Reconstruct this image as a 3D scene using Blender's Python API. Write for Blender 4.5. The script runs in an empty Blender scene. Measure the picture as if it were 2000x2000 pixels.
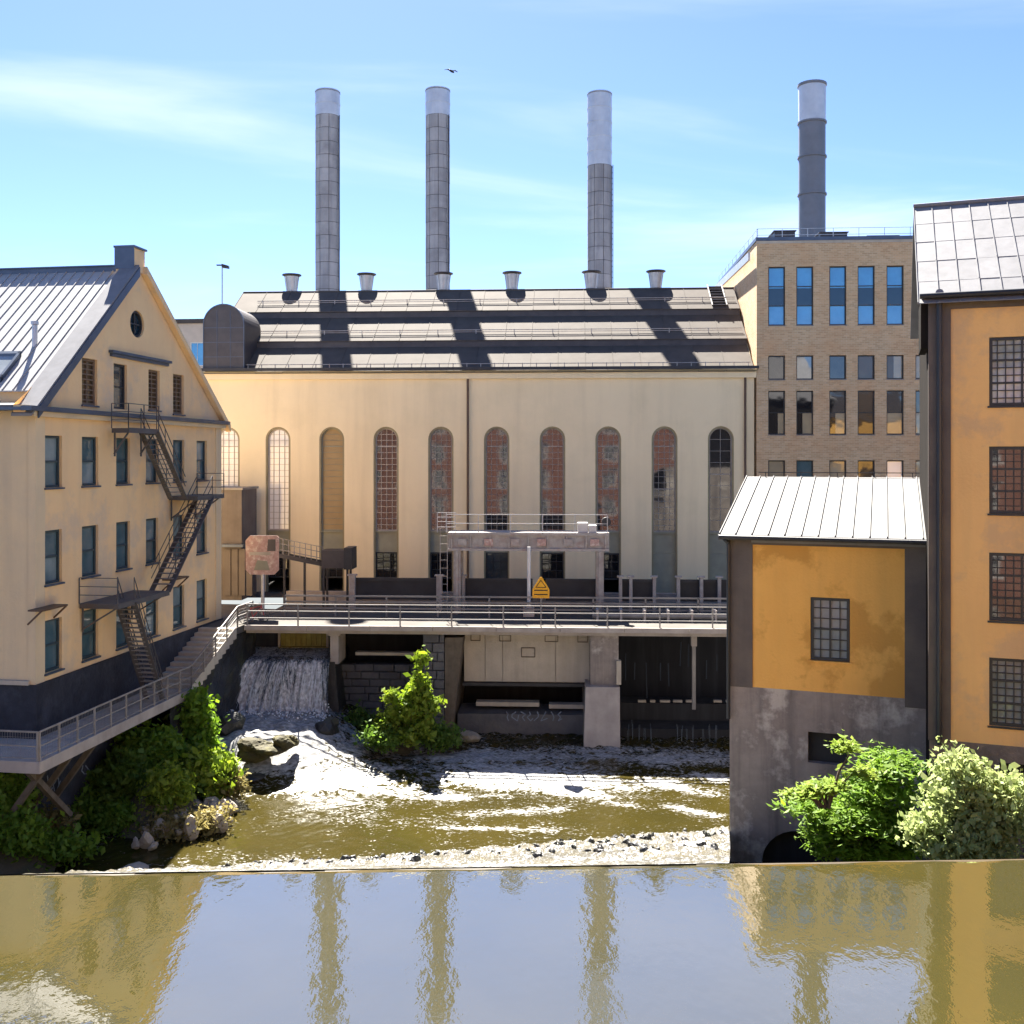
import bpy, bmesh, math, random
import numpy as np
from mathutils import Vector, Matrix

random.seed(7)
rng = np.random.default_rng(11)
R = math.radians
sc = bpy.context.scene
COL = sc.collection

# ------------------------------------------------------------------ camera
CAMZ = 16.0            # eye height above the lower pool (z = 0)
FOC = 2000.0           # focal length in photo pixels (photo is 2000 px wide)
HOR = 893.0            # photo row of the horizon (camera is level, lens shifted)
cam_d = bpy.data.cameras.new('camera')
cam = bpy.data.objects.new('camera', cam_d)
COL.objects.link(cam)
cam.location = (0, 0, CAMZ)
cam.rotation_euler = (R(90), 0, 0)
cam_d.sensor_width = 36.0
cam_d.lens = 36.0
cam_d.shift_y = -(1000 - HOR) / 2000.0
cam_d.clip_start = 0.1
cam_d.clip_end = 6000
sc.camera = cam

# ------------------------------------------------------------------ sun, sky, exposure
SUN_AZ = math.atan2(-0.215, 1.0)     # compass angle from +Y, negative = to the left
SUN_EL = R(52)
world = bpy.data.worlds.new('World')
sc.world = world
world.use_nodes = True
wn = world.node_tree
wn.nodes.clear()
w_out = wn.nodes.new('ShaderNodeOutputWorld')
w_bg = wn.nodes.new('ShaderNodeBackground')
w_bg.inputs['Strength'].default_value = 0.05
sky = wn.nodes.new('ShaderNodeTexSky')
sky.sky_type = 'NISHITA'
sky.sun_disc = False
sky.sun_elevation = SUN_EL
sky.sun_rotation = SUN_AZ
sky.air_density = 0.50
sky.dust_density = 0.2
sky.ozone_density = 3.0
# thin cirrus: noise on a high flat layer, stretched
w_geo = wn.nodes.new('ShaderNodeTexCoord')
w_sep = wn.nodes.new('ShaderNodeSeparateXYZ')
wn.links.new(w_geo.outputs['Generated'], w_sep.inputs[0])
def wmath(op, a, b=None):
    n = wn.nodes.new('ShaderNodeMath'); n.operation = op
    for i, s in enumerate((a, b)):
        if s is None: continue
        if isinstance(s, (int, float)): n.inputs[i].default_value = s
        else: wn.links.new(s, n.inputs[i])
    return n.outputs[0]
w_z = wmath('MAXIMUM', w_sep.outputs['Z'], 0.03)
w_zz = wmath('ADD', w_z, 0.10)
w_cx = wmath('DIVIDE', w_sep.outputs['X'], w_zz)
w_cy = wmath('DIVIDE', w_sep.outputs['Y'], w_zz)
w_cmb = wn.nodes.new('ShaderNodeCombineXYZ')
wn.links.new(w_cx, w_cmb.inputs[0]); wn.links.new(w_cy, w_cmb.inputs[1])
w_map = wn.nodes.new('ShaderNodeMapping')
w_map.inputs['Rotation'].default_value = (0, 0, R(28))
w_map.inputs['Scale'].default_value = (0.55, 1.5, 1.0)
w_map.inputs['Location'].default_value = (-6.58, 6.25, 0)
wn.links.new(w_cmb.outputs[0], w_map.inputs[0])
w_noise = wn.nodes.new('ShaderNodeTexNoise')
w_noise.inputs['Scale'].default_value = 0.75
w_noise.inputs['Detail'].default_value = 7
w_noise.inputs['Roughness'].default_value = 0.52
w_noise.inputs['Distortion'].default_value = 0.7
wn.links.new(w_map.outputs[0], w_noise.inputs['Vector'])
w_ramp = wn.nodes.new('ShaderNodeMapRange')
w_ramp.interpolation_type = 'SMOOTHSTEP'
w_ramp.inputs['From Min'].default_value = 0.52
w_ramp.inputs['From Max'].default_value = 0.80
w_ramp.inputs['To Max'].default_value = 0.28
wn.links.new(w_noise.outputs['Fac'], w_ramp.inputs['Value'])
w_mix = wn.nodes.new('ShaderNodeMix'); w_mix.data_type = 'RGBA'
wn.links.new(w_ramp.outputs[0], w_mix.inputs['Factor'])
w_tint = wn.nodes.new('ShaderNodeHueSaturation')
w_tint.inputs['Saturation'].default_value = 1.08
wn.links.new(sky.outputs[0], w_tint.inputs['Color'])
w_t2 = wn.nodes.new('ShaderNodeMix'); w_t2.data_type = 'RGBA'; w_t2.blend_type = 'MULTIPLY'
w_t2.inputs[0].default_value = 1.0
w_t2.inputs[7].default_value = (1.0, 0.96, 0.985, 1)
wn.links.new(w_tint.outputs[0], w_t2.inputs[6])
wn.links.new(w_t2.outputs[2], w_mix.inputs[6])
w_mix.inputs[7].default_value = (6.6, 6.3, 6.9, 1)
wn.links.new(w_mix.outputs[2], w_bg.inputs['Color'])
wn.links.new(w_bg.outputs[0], w_out.inputs['Surface'])

sun_d = bpy.data.lights.new('sun', 'SUN')
sun_d.energy = 5.0
sun_d.angle = R(0.53)
sun_d.color = (1.0, 0.94, 0.84)
sun = bpy.data.objects.new('sun', sun_d)
COL.objects.link(sun)
sdir = Vector((math.sin(SUN_AZ) * math.cos(SUN_EL), math.cos(SUN_AZ) * math.cos(SUN_EL), math.sin(SUN_EL)))
sun.rotation_euler = (-sdir).to_track_quat('-Z', 'Y').to_euler()
sun.location = (0, 0, 80)

sc.view_settings.view_transform = 'Standard'
sc.view_settings.look = 'None'
sc.view_settings.gamma = 1.0
sc.view_settings.exposure = 2.7
sc.render.engine = 'CYCLES'
sc.cycles.use_denoising = True
sc.cycles.max_bounces = 8
sc.cycles.caustics_reflective = False
sc.cycles.caustics_refractive = False

# ------------------------------------------------------------------ helpers: objects
def tag(o, label=None, cat=None, group=None, kind=None):
    if label: o['label'] = label
    if cat: o['category'] = cat
    if group: o['group'] = group
    if kind: o['kind'] = kind
    return o

def empty(name, loc=(0, 0, 0), rz=0.0, label=None, cat=None, group=None):
    o = bpy.data.objects.new(name, None)
    o.empty_display_size = 0.3
    o.location = loc
    o.rotation_euler = (0, 0, rz)
    COL.objects.link(o)
    return tag(o, label, cat, group)

def link_mesh(name, me, parent=None, loc=None, rot=None):
    o = bpy.data.objects.new(name, me)
    COL.objects.link(o)
    if parent is not None: o.parent = parent
    if loc is not None: o.location = loc
    if rot is not None: o.rotation_euler = rot
    return o

class MB:
    """collects faces; build() links them as one mesh object"""
    def __init__(s):
        s.v = []; s.f = []
    def face(s, *pts):
        i = len(s.v); s.v += [tuple(p) for p in pts]; s.f.append(tuple(range(i, i + len(pts))))
        return s
    def box(s, x0, x1, y0, y1, z0, z1):
        i = len(s.v)
        s.v += [(x0, y0, z0), (x1, y0, z0), (x1, y1, z0), (x0, y1, z0), (x0, y0, z1), (x1, y0, z1), (x1, y1, z1), (x0, y1, z1)]
        s.f += [tuple(i + k for k in q) for q in ((0, 3, 2, 1), (4, 5, 6, 7), (0, 1, 5, 4), (1, 2, 6, 5), (2, 3, 7, 6), (3, 0, 4, 7))]
        return s
    def hexa(s, b, t):
        i = len(s.v); s.v += [tuple(p) for p in b] + [tuple(p) for p in t]
        s.f += [tuple(i + k for k in q) for q in ((0, 3, 2, 1), (4, 5, 6, 7), (0, 1, 5, 4), (1, 2, 6, 5), (2, 3, 7, 6), (3, 0, 4, 7))]
        return s
    def bar(s, p0, p1, w, h=None, up=(0, 0, 1)):
        h = w if h is None else h
        p0 = Vector(p0); p1 = Vector(p1); d = (p1 - p0).normalized()
        up = Vector(up)
        if abs(d.dot(up)) > 0.98: up = Vector((0, 1, 0))
        a = d.cross(up).normalized() * (w / 2); b = a.cross(d).normalized() * (h / 2)
        return s.hexa([p0 - a - b, p0 + a - b, p0 + a + b, p0 - a + b], [p1 - a - b, p1 + a - b, p1 + a + b, p1 - a + b])
    def tube(s, p0, p1, r0, r1=None, n=8, caps=True):
        r1 = r0 if r1 is None else r1
        p0 = Vector(p0); p1 = Vector(p1); d = (p1 - p0).normalized()
        up = Vector((0, 0, 1)) if abs(d.z) < 0.95 else Vector((1, 0, 0))
        a = d.cross(up).normalized(); b = d.cross(a).normalized()
        i = len(s.v)
        for p, r in ((p0, r0), (p1, r1)):
            for k in range(n):
                t = 2 * math.pi * k / n
                s.v.append(tuple(p + a * (r * math.cos(t)) + b * (r * math.sin(t))))
        for k in range(n):
            s.f.append((i + k, i + (k + 1) % n, i + n + (k + 1) % n, i + n + k))
        if caps:
            s.f.append(tuple(i + k for k in range(n))[::-1]); s.f.append(tuple(i + n + k for k in range(n)))
        return s
    def lathe(s, prof, n=20, c=(0, 0, 0), a0=0.0, a1=2 * math.pi):
        full = abs(a1 - a0 - 2 * math.pi) < 1e-6
        m = n if full else n + 1
        i = len(s.v)
        for r, z in prof:
            for k in range(m):
                t = a0 + (a1 - a0) * k / n
                s.v.append((c[0] + r * math.cos(t), c[1] + r * math.sin(t), c[2] + z))
        for j in range(len(prof) - 1):
            for k in range(n):
                k2 = (k + 1) % m
                s.f.append((i + j * m + k, i + j * m + k2, i + (j + 1) * m + k2, i + (j + 1) * m + k))
        return s
    def prism(s, poly, axis, a, b):
        """extrude polygon (list of 2d) along axis 'x','y' or 'z' from a to b"""
        def P(p, t):
            return {'x': (t, p[0], p[1]), 'y': (p[0], t, p[1]), 'z': (p[0], p[1], t)}[axis]
        n = len(poly); i = len(s.v)
        s.v += [P(p, a) for p in poly] + [P(p, b) for p in poly]
        s.f.append(tuple(i + k for k in range(n))); s.f.append(tuple(i + n + k for k in range(n))[::-1])
        for k in range(n):
            s.f.append((i + k, i + n + k, i + n + (k + 1) % n, i + (k + 1) % n))
        return s
    def mesh(s, name, mat=None, smooth=False, recalc=True):
        me = bpy.data.meshes.new(name)
        me.from_pydata(s.v, [], s.f)
        if recalc:
            bm = bmesh.new(); bm.from_mesh(me)
            bmesh.ops.recalc_face_normals(bm, faces=bm.faces)
            bm.to_mesh(me); bm.free()
        if mat is not None: me.materials.append(mat)
        if smooth:
            for p in me.polygons: p.use_smooth = True
        return me
    def build(s, name, mat, parent=None, smooth=False, recalc=True):
        return link_mesh(name, s.mesh(name, mat, smooth, recalc), parent)

class Frame:
    """local frame of a building: x along its face, y inward, z up from its base"""
    def __init__(s, px, depth, ang, zb):
        s.O = Vector(((px - 1000) / FOC * depth, depth)); s.ang = ang; s.zb = zb
        s.ex = Vector((math.cos(ang), math.sin(ang))); s.ey = Vector((-math.sin(ang), math.cos(ang)))
    def u(s, px, v=0.0):
        a = (px - 1000) / FOC
        return (a * (s.O.y + v * s.ey.y) - s.O.x - v * s.ey.x) / (s.ex.x - a * s.ex.y)
    def dep(s, px, v=0.0):
        return s.O.y + s.u(px, v) * s.ex.y + v * s.ey.y
    def z(s, px, py, v=0.0):
        return CAMZ + (HOR - py) * s.dep(px, v) / FOC - s.zb
    def world(s, u, v, z=0.0):
        p = s.O + s.ex * u + s.ey * v
        return Vector((p.x, p.y, z + s.zb))
    def root(s, name, label, cat, group=None):
        return empty(name, (s.O.x, s.O.y, s.zb), s.ang, label, cat, group)

def at(px, py, Y):
    return Vector(((px - 1000) / FOC * Y, Y, CAMZ + (HOR - py) * Y / FOC))

# ------------------------------------------------------------------ helpers: materials
MATS = {}
def M(name, c1, c2=None, ns=1.2, rough=0.85, metal=0.0, bump=0.0, bs=25.0, streak=0.0, ss=2.5, ior=1.45,
      c3=None, ns3=0.35, amt3=0.5, island=0.0, coat=0.0, grime=None, spec=0.5, c3hi=0.68):
    if name in MATS: return MATS[name]
    m = bpy.data.materials.new(name); m.use_nodes = True
    nt = m.node_tree; N = nt.nodes; L = nt.links
    bs_ = N['Principled BSDF']
    bs_.inputs['Roughness'].default_value = rough
    bs_.inputs['Metallic'].default_value = metal
    bs_.inputs['IOR'].default_value = ior
    bs_.inputs['Specular IOR Level'].default_value = spec
    if coat: bs_.inputs['Coat Weight'].default_value = coat
    geo = N.new('ShaderNodeNewGeometry')
    def noise(scale, vec=None, detail=5, rg=0.6):
        n = N.new('ShaderNodeTexNoise'); n.inputs['Scale'].default_value = scale
        n.inputs['Detail'].default_value = detail; n.inputs['Roughness'].default_value = rg
        L.new(vec or geo.outputs['Position'], n.inputs['Vector']); return n.outputs['Fac']
    def rng_(s, a, b, lo=0.0, hi=1.0):
        n = N.new('ShaderNodeMapRange'); n.inputs['From Min'].default_value = a; n.inputs['From Max'].default_value = b
        n.inputs['To Min'].default_value = lo; n.inputs['To Max'].default_value = hi
        L.new(s, n.inputs['Value']); return n.outputs[0]
    def mix(f, a, b, mode='MIX'):
        n = N.new('ShaderNodeMix'); n.data_type = 'RGBA'; n.blend_type = mode
        for s, i in ((f, 0), (a, 6), (b, 7)):
            if isinstance(s, (int, float)): n.inputs[i].default_value = s
            elif isinstance(s, tuple): n.inputs[i].default_value = (*s, 1) if len(s) == 3 else s
            else: L.new(s, n.inputs[i])
        return n.outputs[2]
    if c2 is None: c2 = tuple(x * 0.86 for x in c1)
    col = mix(rng_(noise(ns), 0.33, 0.67), c1, c2)
    if c3 is not None:
        col = mix(rng_(noise(ns3, detail=7, rg=0.65), 0.5, c3hi, 0, amt3), col, c3)
    if island:
        col = mix(rng_(geo.outputs['Random Per Island'], 0, 1, 0, island), col, tuple(x * 0.5 for x in c1))
        oi = N.new('ShaderNodeObjectInfo')
        col = mix(rng_(oi.outputs['Random'], 0, 1, 0, island), col, tuple(x * 0.55 for x in c2))
    if streak:
        mp = N.new('ShaderNodeMapping'); mp.inputs['Scale'].default_value = (ss, ss, ss * 0.07)
        L.new(geo.outputs['Position'], mp.inputs[0])
        col = mix(rng_(noise(1.0, mp.outputs[0]), 0.45, 0.75, 0, streak), col, grime or tuple(x * 0.35 for x in c1))
    L.new(col, bs_.inputs['Base Color'])
    if bump:
        b = N.new('ShaderNodeBump'); b.inputs['Strength'].default_value = bump; b.inputs['Distance'].default_value = 0.05
        L.new(noise(bs), b.inputs['Height']); L.new(b.outputs[0], bs_.inputs['Normal'])
    MATS[name] = m
    return m

def glass(name, base, base2=None, rough=0.04, ior=2.0, wav=0.006):
    if name in MATS: return MATS[name]
    m = M(name, base, base2, ns=0.9, rough=rough, ior=ior)
    N = m.node_tree.nodes; L = m.node_tree.links
    oi = N.new('ShaderNodeObjectInfo')
    geo = N.new('ShaderNodeNewGeometry')
    n = N.new('ShaderNodeTexNoise'); n.inputs['Scale'].default_value = 1.3; n.inputs['Detail'].default_value = 1
    L.new(geo.outputs['Position'], n.inputs['Vector'])
    b = N.new('ShaderNodeBump'); b.inputs['Strength'].default_value = wav; b.inputs['Distance'].default_value = 1.0
    L.new(n.outputs['Fac'], b.inputs['Height']); L.new(b.outputs[0], N['Principled BSDF'].inputs['Normal'])
    return m

def brickmat(name, c1, c2, cm, bw=0.26, bh=0.085, mort=0.012, wx=(1, 1), spots=None):
    """brick courses on an object's own x+y and z axes"""
    if name in MATS: return MATS[name]
    m = bpy.data.materials.new(name); m.use_nodes = True
    nt = m.node_tree; N = nt.nodes; L = nt.links; P = N['Principled BSDF']
    P.inputs['Roughness'].default_value = 0.9
    tc = N.new('ShaderNodeTexCoord'); sp = N.new('ShaderNodeSeparateXYZ'); L.new(tc.outputs['Object'], sp.inputs[0])
    ad = N.new('ShaderNodeMath'); ad.operation = 'ADD'; L.new(sp.outputs[0], ad.inputs[0]); L.new(sp.outputs[1], ad.inputs[1])
    cb = N.new('ShaderNodeCombineXYZ'); L.new(ad.outputs[0], cb.inputs[0]); L.new(sp.outputs[2], cb.inputs[1])
    br = N.new('ShaderNodeTexBrick'); L.new(cb.outputs[0], br.inputs['Vector'])
    br.inputs['Scale'].default_value = 1.0; br.inputs['Brick Width'].default_value = bw; br.inputs['Row Height'].default_value = bh
    br.inputs['Mortar Size'].default_value = mort; br.inputs['Color1'].default_value = (*c1, 1); br.inputs['Color2'].default_value = (*c2, 1)
    br.inputs['Mortar'].default_value = (*cm, 1); br.inputs['Bias'].default_value = 0.0
    n = N.new('ShaderNodeTexNoise'); n.inputs['Scale'].default_value = 0.55; n.inputs['Detail'].default_value = 8; n.inputs['Roughness'].default_value = 0.7
    L.new(tc.outputs['Object'], n.inputs['Vector'])
    mr = N.new('ShaderNodeMapRange'); mr.inputs['From Min'].default_value = 0.42; mr.inputs['From Max'].default_value = 0.72; mr.inputs['To Max'].default_value = 0.6
    L.new(n.outputs['Fac'], mr.inputs['Value'])
    mx = N.new('ShaderNodeMix'); mx.data_type = 'RGBA'; L.new(mr.outputs[0], mx.inputs[0]); L.new(br.outputs['Color'], mx.inputs[6])
    mx.inputs[7].default_value = (*(spots or tuple(x * 0.6 for x in c1)), 1)
    L.new(mx.outputs[2], P.inputs['Base Color'])
    b = N.new('ShaderNodeBump'); b.inputs['Strength'].default_value = 0.5; b.inputs['Distance'].default_value = 0.02; b.invert = True
    L.new(br.outputs['Fac'], b.inputs['Height']); L.new(b.outputs[0], P.inputs['Normal'])
    MATS[name] = m
    return m

# ------------------------------------------------------------------ helpers: walls and windows
def open_wall(x0, x1, z0, z1, ops, depth=0.25, y=0.0, mb=None, back=True):
    """front sheet of a wall at local y with real openings and reveals; ops: (kind, x0, x1, z0, z1)"""
    mb = mb or MB()
    xs = sorted({x0, x1, *[o[1] for o in ops], *[o[2] for o in ops]})
    zs = sorted({z0, z1, *[o[3] for o in ops], *[o[4] for o in ops]})
    for i in range(len(xs) - 1):
        for j in range(len(zs) - 1):
            cx = (xs[i] + xs[i + 1]) / 2; cz = (zs[j] + zs[j + 1]) / 2
            if any(o[1] < cx < o[2] and o[3] < cz < o[4] for o in ops): continue
            mb.face((xs[i], y, zs[j]), (xs[i + 1], y, zs[j]), (xs[i + 1], y, zs[j + 1]), (xs[i], y, zs[j + 1]))
    for kind, a, b, c, d in ops:
        r = (b - a) / 2; cx = (a + b) / 2
        if kind == 'rect': out = [(a, c), (b, c), (b, d), (a, d)]
        elif kind == 'arch':
            out = [(a, c), (b, c)] + [(cx + r * math.cos(math.pi * k / 14), d - r + r * math.sin(math.pi * k / 14)) for k in range(15)]
            for sgn in (1, -1):
                arc = [(cx + sgn * r * math.cos(math.pi / 2 * k / 7), d - r + r * math.sin(math.pi / 2 * k / 7)) for k in range(8)]
                for k in range(7):
                    mb.face((cx + sgn * r, y, d), (arc[k][0], y, arc[k][1]), (arc[k + 1][0], y, arc[k + 1][1]))
        else:
            cz = (c + d) / 2
            out = [(cx + r * math.cos(2 * math.pi * k / 24), cz + r * math.sin(2 * math.pi * k / 24)) for k in range(24)]
            for sx in (1, -1):
                for sz in (1, -1):
                    arc = [(cx + sx * r * math.cos(math.pi / 2 * k / 6), cz + sz * r * math.sin(math.pi / 2 * k / 6)) for k in range(7)]
                    for k in range(6):
                        mb.face((cx + sx * r, y, cz + sz * r), (arc[k][0], y, arc[k][1]), (arc[k + 1][0], y, arc[k + 1][1]))
        for k in range(len(out)):
            p, q = out[k], out[(k + 1) % len(out)]
            mb.face((p[0], y, p[1]), (q[0], y, q[1]), (q[0], y + depth, q[1]), (p[0], y + depth, p[1]))
    return mb

def window(parent, x0, x1, z0, z1, y, cols, rows, fmat, pmat, fw=0.07, mw=0.03, heavy=(), vheavy=(), kind='rect', each=False, name='window', dp=0.06, mats=None):
    """frame with glazing bars (one mesh) and its pane(s) as sub-parts"""
    mb = MB(); r = (x1 - x0) / 2; cx = (x0 + x1) / 2
    ztop = z1 - (r if kind == 'arch' else 0)
    mb.box(x0, x0 + fw, y - dp, y + 0.02, z0, ztop)
    mb.box(x1 - fw, x1, y - dp, y + 0.02, z0, ztop)
    mb.box(x0 + fw, x1 - fw, y - dp, y + 0.02, z0, z0 + fw)
    if kind == 'rect': mb.box(x0 + fw, x1 - fw, y - dp, y + 0.02, z1 - fw, z1)
    if kind == 'arch':
        for k in range(12):
            t0, t1 = math.pi * k / 12, math.pi * (k + 1) / 12
            q = [(cx + rr * math.cos(t), ztop + rr * math.sin(t)) for rr, t in ((r, t0), (r, t1), (r - fw, t1), (r - fw, t0))]
            mb.hexa([(p[0], y - dp, p[1]) for p in q], [(p[0], y + 0.02, p[1]) for p in q])
    top_at = lambda x: ztop + (math.sqrt(max(0, r * r - (x - cx) ** 2)) if kind == 'arch' else 0)
    for c in range(1, cols):
        x = x0 + (x1 - x0) * c / cols; w = mw * (2.2 if c in vheavy else 1)
        mb.box(x - w / 2, x + w / 2, y - dp * 0.7, y + 0.015, z0 + fw, top_at(x) - fw * 0.5)
    for q in range(1, rows):
        z = z0 + (z1 - z0) * q / rows; w = mw * (2.4 if q in heavy else 1)
        hw = r if z <= ztop else math.sqrt(max(0.0, r * r - (z - ztop) ** 2))
        if hw < fw * 2: continue
        mb.box(cx - hw + fw, cx + hw - fw, y - dp * 0.66, y + 0.012, z - w / 2, z + w / 2)
    wo = mb.build(name, fmat, parent)
    if each:
        pw, ph = (x1 - x0) / cols, (z1 - z0) / rows
        pm = [MB().box(-pw / 2 + 0.004, pw / 2 - 0.004, -0.004, 0.004, -ph / 2 + 0.004, ph / 2 - 0.004).mesh('pane', q) for q in (mats or [pmat])]
        for c in range(cols):
            for q in range(rows):
                link_mesh('pane', random.choice(pm), wo, (x0 + pw * (c + .5), y + 0.02, z0 + ph * (q + .5)), (R(random.uniform(-.15, .15)), 0, R(random.uniform(-.2, .2))))
    elif kind == 'arch' and cols > 1:
        # single panes, each set a hair off plane, joined because they are too small to pick apart
        g = MB(); pw, ph = (x1 - x0) / cols, (z1 - z0) / rows; nr = int((ztop - z0) / ph)
        for c in range(cols):
            for q in range(nr):
                a_, b_ = x0 + pw * c, x0 + pw * (c + 1); c_, d_ = z0 + ph * q, z0 + ph * (q + 1)
                t1, t2 = random.gauss(0, .0009) * pw * .5, random.gauss(0, .0012) * ph * .5
                g.face((a_, y + .024 - t1 - t2, c_), (b_, y + .024 + t1 - t2, c_), (b_, y + .024 + t1 + t2, d_), (a_, y + .024 - t1 + t2, d_))
        zl = z0 + nr * ph; half = []
        pts = [(x0, zl), (x1, zl)] + [(cx + r * math.cos(math.pi * k / 16), ztop + r * math.sin(math.pi * k / 16)) for k in range(17)]
        g.face(*[(p[0], y + .024, p[1]) for p in pts])
        tag(g.build('glazing', pmat, wo, recalc=False), kind='stuff')
    elif kind == 'arch':
        pts = [(x0, z0), (x1, z0)] + [(cx + r * math.cos(math.pi * k / 16), ztop + r * math.sin(math.pi * k / 16)) for k in range(17)]
        MB().prism(pts, 'y', y + 0.02, y + 0.03).build('pane', pmat, wo)
    else:
        MB().box(x0 + .01, x1 - .01, y + 0.022, y + 0.034, z0 + .01, z1 - .01).build('pane', pmat, wo)
    return wo
# ------------------------------------------------------------------ palette
m_cream = M('cream_render', (0.88, 0.73, 0.47), (0.84, 0.69, 0.44), ns=0.25, c3=(0.74, 0.62, 0.39), ns3=0.3, amt3=.5, streak=0.2, ss=1.2, grime=(0.42, 0.33, 0.2), bump=0.15, bs=9)
m_reveal = M('olive_reveal', (0.34, 0.29, 0.17), (0.27, 0.23, 0.14), rough=0.8)
m_orange = M('orange_render', (0.88, 0.62, 0.32), (0.82, 0.555, 0.285), ns=0.45, c3=(0.66, 0.50, 0.33), ns3=0.33, amt3=0.8, c3hi=.60, streak=0.22, ss=0.9, grime=(0.45, 0.34, 0.24), bump=0.25, bs=7)
m_beige = M('beige_render', (0.74, 0.57, 0.34), (0.64, 0.51, 0.33), ns=0.5, streak=0.35, ss=1.0, grime=(0.40, 0.33, 0.24), bump=0.25, bs=7)
m_ochre = M('ochre_render', (0.87, 0.48, 0.12), (0.80, 0.425, 0.10), ns=0.4, c3=(0.60, 0.30, 0.06), ns3=0.38, amt3=0.85, c3hi=.575, streak=.25, ss=1.2, grime=(.45, .24, .07), bump=0.3, bs=10)
m_ochre2 = M('ochre_render_pale', (0.87, 0.54, 0.21), (0.81, 0.49, 0.19), ns=0.35, c3=(0.66, 0.43, 0.22), ns3=0.4, amt3=0.8, c3hi=.585, streak=.3, ss=1.1, grime=(.45, .3, .15), bump=0.3, bs=10)
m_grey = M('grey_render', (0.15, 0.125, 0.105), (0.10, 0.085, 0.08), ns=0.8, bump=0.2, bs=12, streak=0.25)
m_conc = M('stained_concrete', (0.33, 0.285, 0.25), (0.16, 0.138, 0.13), ns=0.7, c3=(0.58, 0.53, 0.47), ns3=0.7, amt3=0.7, c3hi=.60, streak=0.7, ss=1.6, grime=(0.05, 0.045, 0.05), bump=0.5, bs=6)
m_concl = M('pale_concrete', (0.52, 0.46, 0.37), (0.42, 0.37, 0.30), ns=0.9, streak=0.35, ss=1.5, bump=0.3, bs=9)
m_concp = M('pier_concrete', (0.44, 0.39, 0.35), (0.33, 0.29, 0.26), ns=1.1, streak=0.3, ss=1.8, bump=0.35, bs=8)
m_stone = M('dark_stone', (0.17, 0.165, 0.17), (0.10, 0.10, 0.11), ns=1.6, rough=0.85, c3=(0.19, 0.17, 0.15), ns3=1.1, amt3=0.6, island=0.5, bump=0.9, bs=7)
m_wet = M('wet_rock', (0.035, 0.035, 0.035), (0.018, 0.018, 0.02), ns=1.5, rough=0.45, c3=(0.06, 0.07, 0.03), ns3=0.8, amt3=0.6, bump=1.0, bs=5)
m_black = M('recess_shade_black', (0.02, 0.02, 0.022), rough=0.8, streak=0.6, ss=2.0, grime=(0.05, 0.05, 0.055))  # near-black colour paints in the shade of bays and openings
m_rock = M('pale_rock', (0.40, 0.35, 0.28), (0.28, 0.24, 0.2), ns=2.0, c3=(0.2, 0.18, 0.12), ns3=1.4, amt3=0.6, bump=0.8, bs=8)
m_moss = M('mossy_rock', (0.07, 0.06, 0.025), (0.045, 0.042, 0.025), ns=2.2, c3=(0.12, 0.11, 0.03), ns3=1.2, amt3=0.8, rough=0.7, spec=.2, bump=0.9, bs=8)
m_soil = M('earth', (0.10, 0.085, 0.055), (0.06, 0.055, 0.035), ns=1.2, c3=(0.05, 0.075, 0.02), ns3=0.5, amt3=0.8, bump=0.9, bs=4)
m_ground = M('asphalt', (0.075, 0.072, 0.07), (0.055, 0.053, 0.052), ns=0.6, bump=0.3, bs=14)
m_pave = M('deck_paving', (0.115, 0.105, 0.094), (0.085, 0.077, 0.07), ns=0.8, spec=0.15, bump=0.2, bs=12)
m_escape = M('escape_steel', (0.10, 0.098, 0.10), (0.07, 0.068, 0.07), rough=0.6, c3=(.12, .07, .05), ns3=2, amt3=.4)
m_dsteel = M('dark_steel', (0.035, 0.035, 0.04), (0.022, 0.022, 0.026), rough=0.55, bump=0.1)
m_gsteel = M('grey_steel', (0.26, 0.25, 0.24), (0.19, 0.18, 0.18), rough=0.55, metal=0.3)
m_rsteel = M('rusty_grey_steel', (0.46, 0.42, 0.38), (0.34, 0.30, 0.27), ns=3.0, rough=0.7, c3=(0.34, 0.20, 0.16), ns3=2.5, amt3=0.5)
m_galv = M('galvanised', (0.50, 0.51, 0.53), (0.40, 0.41, 0.43), ns=2.0, rough=0.42, metal=0.6)
m_zinc = M('zinc_sheet', (0.24, 0.24, 0.25), (0.20, 0.20, 0.21), ns=1.3, rough=0.6, metal=0.0, spec=0.15, island=0.12, c3=(.2, .2, .21), ns3=.8, amt3=.5, streak=.25, ss=3, bump=0.06, bs=3)
m_white_sheet = M('white_sheet', (0.20, 0.198, 0.196), (0.165, 0.165, 0.165), ns=0.6, rough=0.6, spec=0.12, metal=0.0, island=0.10, c3=(.19, .185, .18), ns3=.7, amt3=.5, streak=.2, ss=3, bump=0.05, bs=3)
m_mroof = M('mill_roof_sheet', (0.44, 0.435, 0.43), (0.37, 0.37, 0.37), ns=0.6, rough=0.6, spec=0.15, island=0.10, c3=(.42, .41, .40), ns3=.7, amt3=.5, streak=.2, ss=3)
m_hroof = M('hall_roof_sheet', (0.118, 0.103, 0.091), (0.095, 0.082, 0.073), ns=1.0, rough=0.75, spec=0.08, c3=(0.12, 0.10, 0.088), ns3=0.9, amt3=0.5, island=0.16, streak=0.2, ss=2)
m_navy = M('blue_grey_sheet', (0.10, 0.125, 0.17), (0.07, 0.09, 0.13), rough=0.4, metal=0.4)
m_dsheet = M('dark_dormer_sheet', (0.075, 0.068, 0.07), (0.05, 0.045, 0.05), ns=1.5, rough=0.5, metal=0.3, bump=0.1, bs=4)
m_brown = M('brown_pipe', (0.11, 0.06, 0.035), rough=0.5)
m_pipe = M('black_pipe', (0.022, 0.024, 0.03), rough=0.4)
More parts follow.
